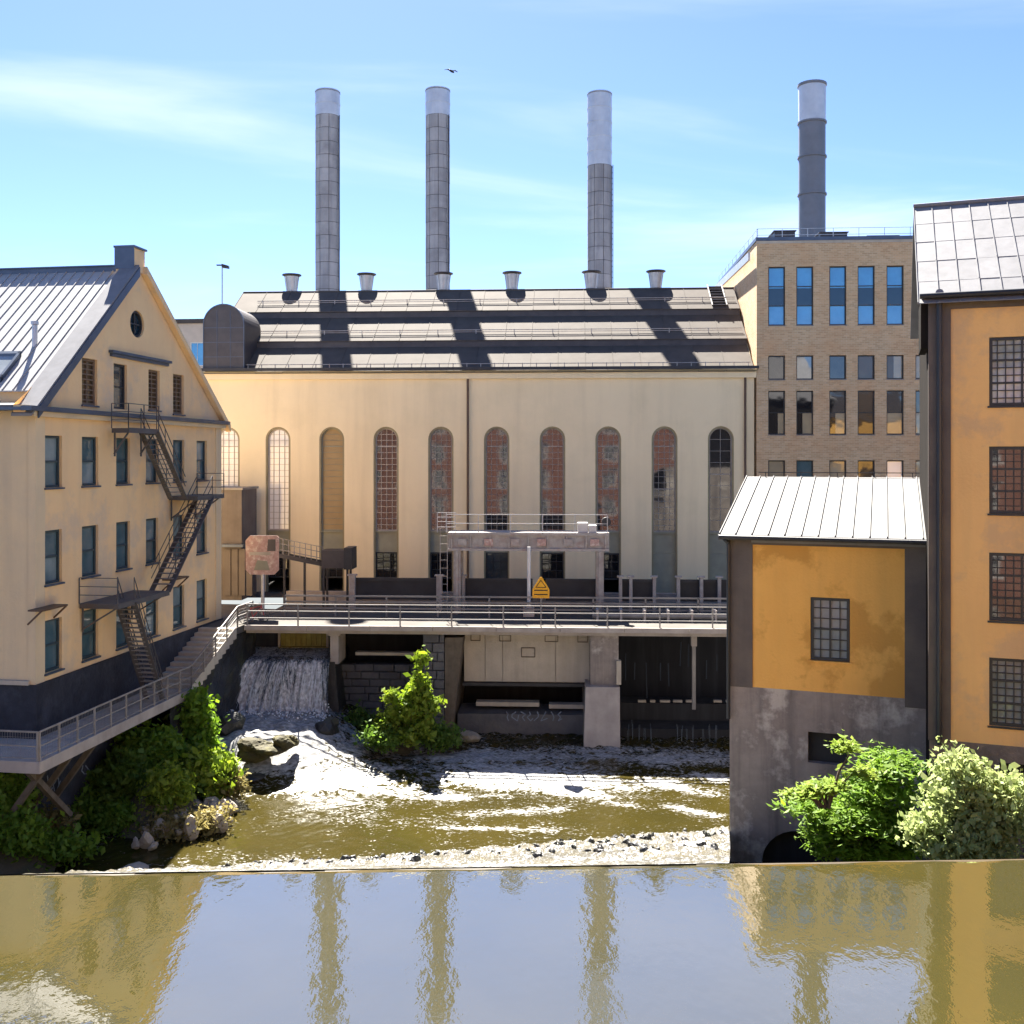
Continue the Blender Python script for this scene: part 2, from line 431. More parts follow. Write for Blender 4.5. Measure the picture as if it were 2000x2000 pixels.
m_wframe = M('dark_frame', (0.03, 0.034, 0.038), rough=0.5)
m_lframe = M('light_frame', (0.46, 0.41, 0.36), rough=0.6)
m_gframe = M('grey_frame', (0.34, 0.31, 0.28), rough=0.6)
m_tframe = M('teal_frame', (0.035, 0.06, 0.07), rough=0.5)
m_rail = M('weathered_rail', (0.30, 0.275, 0.25), (0.22, 0.20, 0.18), ns=3, rough=.6)
m_wood = M('grey_wood', (0.15, 0.12, 0.09), (0.10, 0.08, 0.06), ns=3, streak=0.4, ss=6)
m_mosswood = M('mossy_planks', (0.48, 0.42, 0.10), (0.28, 0.24, 0.05), ns=2.5, streak=0.6, ss=7, rough=0.6, island=0.3)
m_board = M('tan_board', (0.42, 0.30, 0.15), (0.35, 0.25, 0.13), ns=0.8)
m_louvre = M('brown_louvre', (0.20, 0.14, 0.09), (0.14, 0.10, 0.07))
m_panel = M('sage_panel', (0.33, 0.32, 0.23), (0.26, 0.25, 0.19), ns=1.2)
m_blocky = M('chimney_block', (0.55, 0.55, 0.56), (0.40, 0.405, 0.42), ns=0.8, c3=(0.12, 0.12, 0.135), ns3=0.3, amt3=0.6, island=0.45, streak=0.5, ss=1.6, grime=(0.09, 0.09, 0.11), bump=0.3, bs=6)
m_cap = M('chimney_sleeve', (0.62, 0.65, 0.69), (0.50, 0.53, 0.58), ns=1.1, rough=0.45, metal=0.3)
m_stack = M('painted_stack', (0.20, 0.21, 0.235), (0.17, 0.18, 0.20), rough=0.5, metal=0.2)
m_paintW = M('white_paint', (0.72, 0.71, 0.68), rough=0.5)
m_yellow = M('sign_yellow', (0.85, 0.42, 0.012), (0.75, 0.34, 0.01), rough=0.45)
m_signink = M('sign_ink', (0.02, 0.015, 0.01), rough=0.6)
m_pink = M('faded_sign', (0.55, 0.36, 0.31), (0.40, 0.24, 0.2), ns=5, c3=(0.72, 0.62, 0.52), ns3=4.0, amt3=0.9, rough=0.6)
m_graf = M('graffiti_paint', (0.26, 0.30, 0.36), (0.16, 0.19, 0.24), ns=2)
m_shade = M('side_shade_render', (0.022, 0.019, 0.017), (0.016, 0.014, 0.013), rough=.95, spec=.03)  # near-black colour keeps the sunlit side wall looking shaded
m_redbrick = brickmat('red_brick', (0.20, 0.065, 0.042), (0.15, 0.05, 0.035), (0.22, 0.17, 0.13))
m_brick = brickmat('yellow_brown_brick', (0.63, 0.455, 0.265), (0.46, 0.315, 0.175), (0.60, 0.49, 0.34), bw=0.32, bh=0.11, mort=0.012, spots=(0.56, 0.30, 0.14))
m_brownwall = M('brown_render', (0.17, 0.145, 0.125), (0.125, 0.105, 0.09), ns=0.8, streak=0.3)
g_teal = glass('teal_glass', (0.085, 0.15, 0.175), (0.05, 0.10, 0.12), ior=1.8)
g_teal2 = glass('pale_teal_glass', (0.20, 0.27, 0.29), (0.12, 0.18, 0.20), ior=1.8)
g_dark = glass('dark_glass', (0.016, 0.016, 0.018), ior=1.8)
g_hall = glass('hall_glass', (0.03, 0.03, 0.033), ior=1.9, wav=0.002)
g_white = glass('white_glass', (0.90, 0.88, 0.85), (0.86, 0.84, 0.80), ior=1.8)  # white base colour stands for bright sky mirrored in the hall panes
g_blue = glass('blue_glass', (0.04, 0.25, 0.50), (0.06, 0.32, 0.60), ior=2.0)
g_bluedk = glass('dark_blue_glass', (0.008, 0.03, 0.05), ior=1.7)
g_blind = glass('pale_blind_glass', (0.42, 0.33, 0.20), (0.30, 0.25, 0.17), ior=1.7)
g_grey = glass('grey_glass', (0.10, 0.11, 0.11), (0.05, 0.06, 0.06), ior=2.2)
g_pale = glass('pale_glass', (0.30, 0.32, 0.33), (0.20, 0.22, 0.22), ior=2.2)
g_sgrey = glass('grey_sky_glass', (0.26, 0.29, 0.31), (0.17, 0.20, 0.21), ior=1.45)  # grey-blue base colour stands in for reflected sky
g_sky = glass('painted_sky_glass', (0.62, 0.66, 0.70), (0.20, 0.24, 0.22), ior=1.6)  # pale base colour paints reflected sky into the panes
g_brown = glass('brown_glass', (0.10, 0.06, 0.03), (0.07, 0.045, 0.025), ior=1.6)

# ------------------------------------------------------------------ ground and water bed
def quad_sheet(name, quads, mat, kind='structure', label=None, cat=None):
    mb = MB()
    for q in quads: mb.face(*q)
    return tag(mb.build(name, mat, recalc=False), label, cat, None, kind)
G = 7.22
quad_sheet('ground', [
    [(-2500, 64, G), (2500, 64, G), (2500, 4000, G), (-2500, 4000, G)],
    [(-2500, -1500, G - .4), (-34.0, -1500, G - .4), (-34.0, 64, G - .4), (-2500, 64, G - .4)],
    [(30, -1500, G - .4), (2500, -1500, G - .4), (2500, 64, G - .4), (30, 64, G - .4)],
    [(-34.0, -1500, G - .4), (30, -1500, G - .4), (30, -5, G - .4), (-34.0, -5, G - .4)]], m_ground)
quad_sheet('river_bed', [[(-40, -6, -1.2), (40, -6, -1.2), (40, 66, -1.2), (-40, 66, -1.2)]], m_soil)

# ------------------------------------------------------------------ the long cream turbine hall
FH = Frame(398, 67.1, R(-3.23), 7.22)
hall = FH.root('turbine_hall', 'long cream rendered hall with tall arched windows and stepped sheet roof', 'building')
HL = FH.u(1473); HE = FH.z(1000, 724)
bay_px = [444, 543, 648, 754, 861, 970, 1079, 1188, 1298, 1408]
bay_u = [FH.u(p) for p in bay_px]
HW = 0.82
zt, zs_, zg = FH.z(1000, 833), FH.z(1000, 1038), FH.z(1000, 1080)
ops = [('arch', u - HW, u + HW, 0.0, zt) for u in bay_u]
open_wall(0, HL, 0.0, HE, ops, 0.38).build('wall', m_cream, hall)
MB().face((0, 0, 0), (0, 16.4, 0), (0, 16.4, HE), (0, 8.2, HE + 6.3), (0, 0, HE)).face((HL, 0, 0), (HL, 16.4, 0), (HL, 16.4, HE), (HL, 8.2, HE + 6.3), (HL, 0, HE)).face((0, 16.4, 0), (HL, 16.4, 0), (HL, 16.4, HE), (0, 16.4, HE)).build('wall', m_cream, hall)
for i, u in enumerate(bay_u):
    # raised surround of the recess
    sm = MB(); n = 14; ro, ri = HW + 0.001, HW - 0.10; cz = zt - HW
    for k in range(n):
        t0, t1 = math.pi * k / n, math.pi * (k + 1) / n
        q = [(u + r * math.cos(t), cz + r * math.sin(t)) for r, t in ((ro, t0), (ro, t1), (ri, t1), (ri, t0))]
        sm.hexa([(p[0], 0.06, p[1]) for p in q], [(p[0], 0.36, p[1]) for p in q])
    for sx in (-1, 1):
        a, b = sorted((u + sx * ro, u + sx * ri)); sm.box(a, b, 0.06, 0.36, 0, cz)
    sm.build('recess_surround', m_reveal, hall)
    a, b = u - HW + 0.1, u + HW - 0.1
    if i in (0, 1): window(hall, a, b, zs_, zt - .1, 0.30, 4, 17, m_lframe, g_white, fw=0.09, mw=0.022, heavy=(7, 14), kind='arch')
    elif i == 2:
        w = window(hall, a, b, zs_, zt - .1, 0.30, 1, 17, m_panel, m_board, fw=0.06, mw=0.03, heavy=(14, ), kind='arch')
    elif i == 9: window(hall, a, b, zs_, zt - .1, 0.30, 2, 9, m_gframe, g_hall, fw=0.07, mw=0.025, heavy=(5, ), kind='arch')
    else: window(hall, a, b, zs_, zt - .1, 0.30, 4, 17, m_lframe if i == 3 else m_gframe, g_dark if i == 3 else g_hall, fw=0.07, mw=0.035 if i == 3 else 0.025, heavy=(7, 14), kind='arch')
    MB().box(a, b, 0.28, 0.34, zg, zs_ - 0.005).build('spandrel_panel', m_panel, hall)
    MB().box(a - .02, b + .02, 0.12, 0.28, zs_ - 0.1, zs_ - 0.012).build('sill', m_panel, hall)
    if i in (8, 9): MB().box(a, b, 0.28, 0.335, 0, zg - .01).build('door_panel', m_panel, hall)
    else: window(hall, a, b, 0.9, zg - 0.01, 0.30, 3, 3, m_wframe, g_dark if i != 5 else g_grey, fw=0.08, mw=0.03, each=True)
# eaves
MB().box(-.1, HL + .1, -.22, 0.0, HE - .52, HE - .12).build('cornice', m_cream, hall)
MB().box(-.15, HL + .15, -.34, 0.0, HE - .115, HE + .0).build('cornice', m_reveal, hall)
gut = MB()
gut.prism([(-.62, HE + .02), (-.36, HE + .02), (-.36, HE + .2), (-.40, HE + .2), (-.40, HE + .06), (-.58, HE + .06), (-.58, HE + .2), (-.62, HE + .2)], 'x', -.2, HL + .2)
gut.build('gutter', m_dsteel, hall)
for px in (914, 1455):
    u = FH.u(px); MB().tube((u, -.12, 0.0), (u, -.12, HE - .05), 0.075).build('downpipe', m_brown, hall)
# stepped roof: three sloping bands with risers between
SL = 0.66; RS = 0.50; RT = 2 * RS + 0.11
bands = [(-.35, 2.62, 0.08), (2.50, 5.50, RS + 0.08), (5.38, 8.2, 2 * RS + 0.08)]
npan = 20; pw = HL / npan
for a, b, off in bands:
    za, zb_ = HE + SL * a + off, HE + SL * b + off
    mb = MB(); t = 0.05
    mb.hexa([(0.012, a, za), (pw - .012, a, za), (pw - .012, b, zb_), (0.012, b, zb_)], [(0.012, a, za + t), (pw - .012, a, za + t), (pw - .012, b, zb_ + t), (0.012, b, zb_ + t)])
    mb.hexa([(-.02, a, za), (.012, a, za), (.012, b, zb_), (-.02, b, zb_)], [(-.02, a, za + .085), (.012, a, za + .085), (.012, b, zb_ + .085), (-.02, b, zb_ + .085)])
    pm = mb.mesh('roof_panel', m_hroof)
    for k in range(npan): link_mesh('roof_panel', pm, hall, (k * pw, 0, random.uniform(-.006, .006)))
for (a, b, off), nxt in zip(bands[:2], bands[1:]):
    z0 = HE + SL * 0 + off
    MB().box(0, HL, b - .02, b + .1, HE + SL * b + off - .1, HE + SL * nxt[0] + nxt[2] - .004).build('riser', m_dsheet, hall)
MB().hexa([(0, 8.2, HE + SL * 8.2 + RT - .11), (HL, 8.2, HE + SL * 8.2 + RT - .11), (HL, 16.7, HE), (0, 16.7, HE)], [(0, 8.2, HE + SL * 8.2 + RT), (HL, 8.2, HE + SL * 8.2 + RT), (HL, 16.7, HE + .1), (0, 16.7, HE + .1)]).build('roof_back_slope', m_hroof, hall)
MB().tube((0, 8.2, HE + SL * 8.2 + RT), (HL, 8.2, HE + SL * 8.2 + RT), .09).build('ridge_roll', m_hroof, hall)
# snow rails on the roof
for v, off in ((0.15, .08), (3.3, RS + .08), (6.4, 2 * RS + .08)):
    zz = HE + SL * v + off
    mb = MB().tube((1.6, v, zz + .30), (HL - .2, v, zz + .30), .028, n=6)
    if v > 1: mb.tube((1.6, v, zz + .17), (HL - .2, v, zz + .17), .02, n=6)
    k = 2.0
    while k < HL:
        mb.bar((k, v, zz), (k, v, zz + .34), .05); k += 2.6 if v > 1 else .9
    mb.build('snow_rail', m_rsteel, hall)
for px in (1400, ):
    u = FH.u(px, 6.9)
    mb = MB()
    for s in (-.5, .5): mb.bar((u + s, 5.5, HE + SL * 5.5 + RT + .2), (u + s, 8.2, HE + SL * 8.2 + RT + .25), .07)
    for k in range(8):
        v = 5.6 + k * .36; mb.box(u - .5, u + .5, v, v + .2, HE + SL * v + RT + .15, HE + SL * v + RT + .2)
    mb.build('roof_ladder', m_gsteel, hall)
# barrel dormer at the left end
dw = 1.32; du = FH.u(439, -.1); dz = HE + FH.z(439, 595, -.1) - HE
mb = MB(); prof = [(-dw, HE + .1)] + [(-dw * math.cos(math.pi * k / 18), dz - dw + dw * math.sin(math.pi * k / 18)) for k in range(19)] + [(dw, HE + .1)]
mb.prism([(du + p[0], p[1]) for p in prof], 'y', -.30, 3.4)
do = mb.build('dormer', m_dsheet, hall)
mb = MB()
for k in range(len(prof) - 1):
    p, q = prof[k], prof[k + 1]
    mb.hexa([(du + p[0] * 1.03, -.36, p[1] + .03), (du + q[0] * 1.03, -.36, q[1] + .03), (du + q[0], -.36, q[1] - .04), (du + p[0], -.36, p[1] - .04)],
            [(du + p[0] * 1.03, -.2, p[1] + .03), (du + q[0] * 1.03, -.2, q[1] + .03), (du + q[0], -.2, q[1] - .04), (du + p[0], -.2, p[1] - .04)])
mb.build('verge', m_navy, do)
for k in range(1, 4):
    z = HE + k * 0.95
    MB().box(du - dw + .01, du + dw - .01, -.325, -.301, z, z + .03).build('seam', m_navy, do)
for k in range(1, 3):
    x = du - dw + 2 * dw * k / 3
    MB().box(x - .015, x + .015, -.324, -.302, HE + .2, dz - .4).build('seam', m_navy, do)

# roof ventilators
def vent_mesh():
    p = MB(); p.lathe([(0.30, -.75), (0.30, .25), (.40, .30)], 16); base = p.mesh('base', m_dsheet, True)
    p = MB(); p.lathe([(.36, .22), (.40, .5), (.47, 1.1), (.52, 1.42)], 16); body = p.mesh('body', m_galv, True)
    p = MB(); p.lathe([(.0, 1.60), (.70, 1.56), (.72, 1.50), (.52, 1.40), (.0, 1.40)], 18); cap = p.mesh('cap', m_dsheet)
    p = MB()
    for k in range(8):
        t = k * math.pi / 4
        p.bar((.37 * math.cos(t), .37 * math.sin(t), .25), (.53 * math.cos(t), .53 * math.sin(t), 1.4), .05)
    rib = p.mesh('rib_cage', m_galv)
    p = MB(); p.lathe([(.0, .02), (.72, .0), (.74, -.08), (.3, -.25)], 18); fl = p.mesh('flange', m_dsheet)
    return base, body, cap, rib, fl
vp = vent_mesh()
where = ['leftmost, beside the dark barrel dormer', 'second from the left, between the first two chimneys', 'third from the left, overlapping the second chimney', 'fourth from the left, standing alone against sky', 'fifth from the left, overlapping the third chimney', 'rightmost of the row, before the brick building']
for px, wh in zip((570, 716, 866, 1000, 1155, 1281), where):
    u = FH.u(px, 9.05); p = FH.world(u, 9.05, HE + SL * 8.2 + RT)
    r = empty('roof_ventilator', (p.x, p.y, p.z - .12), 0, 'flared metal roof ventilator on hall ridge, ' + wh, 'ventilator', 'ventilators along the hall ridge')
    for me in vp: link_mesh(me.name, me, r)

# ------------------------------------------------------------------ chimneys
def chimney(px, ytop, ysleeve, label, depth=84.0, dia=1.97):
    x = (px - 1000) / FOC * depth; rr = dia / 2
    zt_ = CAMZ + (HOR - ytop) * depth / FOC - G; zs = CAMZ + (HOR - ysleeve) * depth / FOC - G
    root = empty('factory_chimney', (x, depth, G), random.uniform(0, .3), label, 'chimney', 'chimneys behind the cream hall')
    MB().lathe([(rr - .04, 0), (rr - .04, zs + .1)], 24).build('shaft', m_dsheet, root, True)
    rows = int((zs - 17.0) / 1.08); bh = (zs - 17.0) / rows
    MB().lathe([(rr, 0), (rr, 17.0)], 24).build('lower_shaft', m_blocky, root, True)
    ns = 8; g = 0.022
    mb = MB(); i0 = 0; n = 4; a0, a1 = g / rr, 2 * math.pi / ns - g / rr
    ring = [(rr, .02), (rr, bh - .02)]
    for r, z in ((rr - .06, .02), (rr, .02), (rr, bh - .02), (rr - .06, bh - .02)):
        for k in range(n + 1):
            t = a0 + (a1 - a0) * k / n; mb.v.append((r * math.cos(t), r * math.sin(t), z))
    for j in range(3):
        for k in range(n): mb.f.append((j * 5 + k, j * 5 + k + 1, j * 5 + 6 + k, j * 5 + 5 + k))
    for k in (0, 4): mb.f.append((k, 5 + k, 10 + k, 15 + k))
    bme = mb.mesh('block', m_blocky)
    for q in range(rows):
        for k in range(ns):
            o = link_mesh('block', bme, root, (0, 0, 17.0 + q * bh), (0, 0, 2 * math.pi * k / ns + random.uniform(-.01, .01)))
            s = random.uniform(.992, 1.012); o.scale = (s, s, 1)
    h = zt_ - zs; nr = max(2, int(h / 1.15))
    for k in range(nr):
        z0 = zs + h * k / nr; z1 = zs + h * (k + 1) / nr
        MB().lathe([(rr + .02, z0), (rr + .02, z1 - .07), (rr + .05, z1 - .06), (rr + .05, z1 - .01), (rr - .1, z1)], 24).build('sleeve_ring', m_cap, root)
    MB().lathe([(rr - .1, zt_ - .4), (rr - .1, zt_ - .02), (rr + .03, zt_ + .02), (rr + .04, zt_ - .12)], 24).build('rim', m_stack, root)
    # ladder on the right-hand side
    mb = MB()
    t = -.35
    for s in (-.18, .18):
        mb.bar((rr * .78 + .1, -rr * .62 + s * .8 - .05, 14), (rr * .78 + .1, -rr * .62 + s * .8 - .05, zs), .05)
    z = 14.0
    while z < zs: mb.bar((rr * .78 + .1, -rr * .62 - .2, z), (rr * .78 + .1, -rr * .62 + .1, z), .03); z += .45
    mb.build('ladder', m_dsteel, root)
    return root
chimney(640, 180, 229, 'leftmost block chimney with short pale metal sleeve, dark band below it')
chimney(855, 177, 229, 'second block chimney from the left, sootier, with short pale sleeve')
chimney(1171, 184, 326, 'third chimney from the left with long pale sleeve over its upper part')

# ------------------------------------------------------------------ yellow-brown brick building
FB = Frame(1478, 64.9, R(-3.23), 7.22)
brick = FB.root('brick_building', 'tall yellow brown brick block with rows of small dark windows beside the hall', 'building')
BT = FB.z(1478, 470); BW = 16.0; BD = 17.5
cols = [1517, 1572, 1636.5, 1692, 1748.5, 1805]
rowsB = [('tall', 520, 635), ('small', 694, 741), ('mid', 763, 849), ('low', 899, 962), ('low', 985, 1060)]
opsB = []; specB = []
for ri_, (kd, y0, y1) in enumerate(rowsB):
    for ci, px in enumerate(cols):
        if kd == 'tall' and ci == 5: continue
        u = FB.u(px); w = 0.53
        opsB.append(('rect', u - w, u + w, FB.z(1600, y1), FB.z(1600, y0))); specB.append((kd, ci))
open_wall(0, BW, 0, BT, opsB, 0.22).build('wall', m_brick, brick)
MB().face((0, 0, 0), (0, BD, 0), (0, BD, BT), (0, 0, BT)).face((BW, 0, 0), (BW, BD, 0), (BW, BD, BT), (BW, 0, BT)).face((0, BD, 0), (BW, BD, 0), (BW, BD, BT), (0, BD, BT)).build('wall', m_brick, brick)
MB().face((0, 0, BT - .35), (BW, 0, BT - .35), (BW, BD, BT - .35), (0, BD, BT - .35)).build('roof', m_ground, brick)
mb = MB(); mb.box(-.06, BW + .06, -.06, .3, BT - .02, BT + .2).box(-.06, .3, .3, BD, BT - .02, BT + .2); mb.build('coping', m_navy, brick)
MB().box(-.03, BW, -.03, 0.0, BT - .2, BT - .03).build('cornice', m_concl, brick)
pal = {'small': [g_dark, g_grey, g_dark, g_brown, g_blind, g_blind], 'low': [g_blind, g_teal, g_blind, g_brown, g_white, g_blind]}
for (k_, a, b, c, d), (kd, ci) in zip(opsB, specB):
    if kd == 'tall':
        w = window(brick, a + .02, b - .02, c + .02, d - .02, .16, 1, 3, m_wframe, g_blue, fw=.05, mw=.05, each=True)
        h = (d - c)
        MB().box(a + .03, b - .03, .15, .172, c + h * .345, c + h * .635).build('spandrel', g_bluedk, w)
    elif kd == 'mid':
        w = window(brick, a + .02, b - .02, c + .02, d - .02, .16, 1, 2, m_wframe, g_dark if ci != 3 else g_brown, fw=.05, mw=.04, each=True)
        if ci != 3:
            s = .35 if ci < 3 else .0
            MB().box(a + .05 + (b - a) * (s + .2 * (ci == 0)), b - .06, .168, .179, c + .07, c + (d - c) * .5 - .03).build('blind', g_blind, w)
    else:
        w = window(brick, a + .02, b - .02, c + .02, d - .02, .16, 1, 1, m_wframe, pal[kd][ci], fw=.05)
        if kd == 'small' and ci == 4: MB().box(a + .06, (a + b) / 2 - .05, .165, .18, c + .06, d - .06).build('blind', g_brown, w)
    MB().box(a - .03, b + .03, -.02, .1, c - .05, c - .002).build('sill', m_gsteel, brick)
# roof railing, plant and stack
mb = MB()
k = 0.1
while k < BW: mb.bar((k, .5, BT - .3), (k, .5, BT + .85), .03); k += 1.6
for z in (.45, .85): mb.bar((.1, .5, BT + z), (BW - .1, .5, BT + z), .025)
k = .5
while k < BD: mb.bar((.15, k, BT - .3), (.15, k, BT + .85), .03); k += 1.7
for z in (.45, .85): mb.bar((.15, .5, BT + z), (.15, BD - .2, BT + z), .025)
mb.build('roof_railing', m_galv, brick)
for (p0, p1, y) in ((1513, 1553, 452), (1602, 1655, 455), (1695, 1754, 462)):
    a, b = FB.u(p0, 3.5), FB.u(p1, 3.5); zt2 = FB.z(p0, y, 3.5)
    tag(MB().box(a, b, 3.5, 5.5, BT - .35, zt2).box(a - .08, b + .08, 3.42, 5.58, zt2 + .001, zt2 + .06).build('roof_plant_box', m_dsheet, brick))
FS4 = 73.0
x4 = (1586 - 1000) / FOC * FS4; z4 = CAMZ + (HOR - 165) * FS4 / FOC; r4 = 0.93; b4 = FB.zb + BT - .35
st = empty('metal_flue', (x4, FS4, b4), 0, 'dark grey banded metal flue rising from the brick roof', 'chimney')
hh = z4 - b4
zb4 = lambda y: CAMZ + (HOR - y) * FS4 / FOC - b4
MB().lathe([(r4, 0), (r4, zb4(240))], 28).build('shaft', m_stack, st, True)
MB().lathe([(r4 + .01, zb4(240)), (r4 + .03, zb4(170))], 28).build('pale_top', m_cap, st, True)
MB().lathe([(r4 - .1, hh - .5), (r4 - .1, hh), (r4 + .09, hh), (r4 + .09, hh - .16), (r4 + .02, hh - .2)], 28).build('rim', m_stack, st)
for y in (240, 307, 380, 450):
    z = zb4(y) if y < 450 else .1
    MB().lathe([(r4, z - .1), (r4 + .09, z - .09), (r4 + .09, z + .03), (r4, z + .04)], 28).build('band', m_stack, st)
# sloping service pipes on the side wall
mb = MB()
mb.bar((-.3, 1.0, BT - .8), (-.3, BD - 1, BT - .4), .14, .5)
mb.build('cable_tray', m_galv, brick)
# ------------------------------------------------------------------ left building with the stepped gable and fire escape
FL = Frame(70, 39.0, math.atan2(1.0, 0.152), 5.3)
left = FL.root('gabled_mill', 'peach rendered mill building with tall gable, round attic window and fire escape', 'building')
LW = FL.u(430); LC = 17.87 - 5.3; LPX = FL.u(268); LPZ = FL.z(268, 524); LB = 7.34 - 5.3
SLP = (LPZ - LC) / LPX
cw = 0.0
wcols = [(87, 121), (160, 192), (227, 254), (285, 309), (338, 360), (384, 404)]
rowsL = [(16.85 - 5.3, 14.81 - 5.3), (13.15 - 5.3, 11.05 - 5.3), (9.67 - 5.3, 7.62 - 5.3)]
opsL = []; spL = []
for r_, (zt2, zb2) in enumerate(rowsL):
    for c_, (p0, p1) in enumerate(wcols):
        opsL.append(('rect', FL.u(p0), FL.u(p1), zb2, zt2)); spL.append(('w', r_, c_))
att = [(160, 190, 698, 790), (222, 248, 709, 798), (290, 312, 721, 800), (338, 359, 730, 808)]
for k, (p0, p1, y0, y1) in enumerate(att):
    opsL.append(('rect', FL.u(p0), FL.u(p1), FL.z(p0, y1), FL.z(p0, y0))); spL.append(('a', k, 0))
ru = FL.u(268); rz_ = FL.z(268, 633); rr_ = 0.62
opsL.append(('round', ru - rr_, ru + rr_, rz_ - rr_, rz_ + rr_)); spL.append(('r', 0, 0))
mb = open_wall(-0.02, LW, LB, LPZ + 1.2, opsL, 0.28)
me = mb.mesh('wall', m_orange, recalc=False)
bm = bmesh.new(); bm.from_mesh(me)
bmesh.ops.remove_doubles(bm, verts=bm.verts, dist=1e-4)
for co, no in (((LPX, 0, LPZ + .3), (-SLP, 0, 1)), ((LPX, 0, LPZ + .3), (SLP * LPX / (LW - LPX), 0, 1))):
    bmesh.ops.bisect_plane(bm, geom=bm.verts[:] + bm.edges[:] + bm.faces[:], plane_co=co, plane_no=no, clear_outer=True)
bmesh.ops.recalc_face_normals(bm, faces=bm.faces); bm.to_mesh(me); bm.free()
link_mesh('gable_wall', me, left)
SRP = (LPZ - LC) / (LW - LPX)
# camera-facing long wall and hidden walls
LONG = 16.0
MB().box(0.0, .3, .29, LONG, LB, LC + .1).build('long_wall', m_beige, left)
MB().box(-.05, .55, -.02, .285, LB, LC - .25).build('corner_pilaster', m_beige, left)
MB().box(LW - .6, LW + .05, -.05, .2, LB, LC - .25).build('corner_pilaster', m_beige, left)
MB().box(LW - .02, LW + .25, .21, LONG, LB, LC).build('back_wall', m_orange, left)
# plinth: dark tarred base
MB().box(-.12, LW + .1, -.12, .3, -5.2, LB - .002).box(-.12, .3, .3, LONG, -5.2, LB - .002).build('plinth', M('tarred_stone', (0.028, 0.03, 0.042), (0.014, 0.016, 0.024), ns=1.3, c3=(0.06, 0.065, 0.085), ns3=0.9, amt3=0.6, bump=0.9, bs=5, rough=0.75), left)
MB().box(-.2, .1, .2, LONG, LB - .001, LB + .16).build('plinth_ledge', m_concl, left)
# cornice ledge and attic hood
MB().box(-.9, LW + .35, -.42, .02, LC - .12, LC + .06).build('cornice_ledge', m_navy, left)
MB().box(-.5, LW + .2, -.25, .02, LC - .32, LC - .125).build('cornice', m_beige, left)
MB().box(-.9, .0, .03, LONG, LC - .1, LC + .015).build('eave_board', m_navy, left)
a, b = FL.u(212), FL.u(328); zz = FL.z(212, 686)
MB().box(a, b, -.22, .0, zz - .06, zz + .06).box(a + .1, b - .1, -.12, .0, zz - .2, zz - .062).build('hood_moulding', m_navy, left)
# copings along both slopes
def sl_strip(x0, x1, zf, y0, y1, z0, z1, name, mat):
    MB().hexa([(x0, y0, zf(x0) + z0), (x1, y0, zf(x1) + z0), (x1, y1, zf(x1) + z0), (x0, y1, zf(x0) + z0)],
              [(x0, y0, zf(x0) + z1), (x1, y0, zf(x1) + z1), (x1, y1, zf(x1) + z1), (x0, y1, zf(x0) + z1)]).build(name, mat, left)
fl_ = lambda x: LC + SLP * x
fr_ = lambda x: LPZ - SRP * (x - LPX)
sl_strip(-.7, LPX - .35, fl_, -.30, .55, .30, .40, 'coping', m_zinc)
sl_strip(-.3, LPX - .35, fl_, -.34, -.27, -.12, .298, 'coping_fascia', m_navy)
sl_strip(LPX + .35, LW + .7, fr_, -.30, .55, .30, .40, 'coping', m_beige)
sl_strip(LPX + .35, LW + .7, fr_, -.30, -.02, .05, .298, 'coping_moulding', m_orange)
MB().prism([(-.65, LC + .1), (1.0, LC + .1), (1.0, fl_(1.0) + .29), (-.65, fl_(-.65) + .29)], 'y', .0, .5).build('kneeler', m_orange, left)
MB().box(1.0, 1.3, .5, LONG, LC, fl_(1.0) - .03).build('upper_wall', m_orange, left)
MB().hexa([(-.7, .5, LC + .02), (1.0, .5, LC + .12), (1.0, LONG, LC + .12), (-.7, LONG, LC + .02)], [(-.7, .5, LC + .1), (1.0, .5, LC + .3), (1.0, LONG, LC + .3), (-.7, LONG, LC + .1)]).build('ledge_roof', m_white_sheet, left)
MB().box(LPX - .5, LPX + .5, -.1, .75, LPZ - .2, LPZ + .85).build('gable_block', m_orange, left)
mb = MB().box(LPX - .58, LPX + .58, -.18, .83, LPZ + .852, LPZ + .94); mb.box(LPX - .56, LPX - .505, -.14, .79, LPZ - .1, LPZ + .85); mb.build('block_flashing', m_navy, left)
# standing seam roof
for side in (0, 1):
    sw = 0.46; x0, x1 = (.8, LPX) if side == 0 else (LW + .6, LPX)
    z0, z1 = (fl_(x0), LPZ) if side == 0 else (fr_(x0), LPZ)
    if side == 0:
        mb = MB()
        mb.hexa([(x0, .02, z0 - .02), (x1, .02, z1 - .02), (x1, sw - .015, z1 - .02), (x0, sw - .015, z0 - .02)], [(x0, .02, z0 + .03), (x1, .02, z1 + .03), (x1, sw - .015, z1 + .03), (x0, sw - .015, z0 + .03)])
        mb.hexa([(x0, -.012, z0), (x1, -.012, z1), (x1, .02, z1), (x0, .02, z0)], [(x0, -.012, z0 + .09), (x1, -.012, z1 + .09), (x1, .02, z1 + .09), (x0, .02, z0 + .09)])
        pm = mb.mesh('roof_panel', m_mroof)
        for k in range(int((LONG - .6) / sw)): link_mesh('roof_panel', pm, left, (0, .6 + k * sw, random.uniform(-.004, .004)))
    else:
        MB().hexa([(x0, .55, z0), (x1, .55, z1), (x1, LONG, z1), (x0, LONG, z0)], [(x0, .55, z0 + .05), (x1, .55, z1 + .05), (x1, LONG, z1 + .05), (x0, LONG, z0 + .05)]).build('roof_back_slope', m_zinc, left)
MB().box(LPX - .2, LPX + .22, .9, LONG, LPZ - .35, LPZ + .08).box(LPX - .28, LPX + .3, .9, LONG, LPZ + .082, LPZ + .14).build('ridge_cap', m_navy, left)  # dark colour paints in the shaded side of the cap
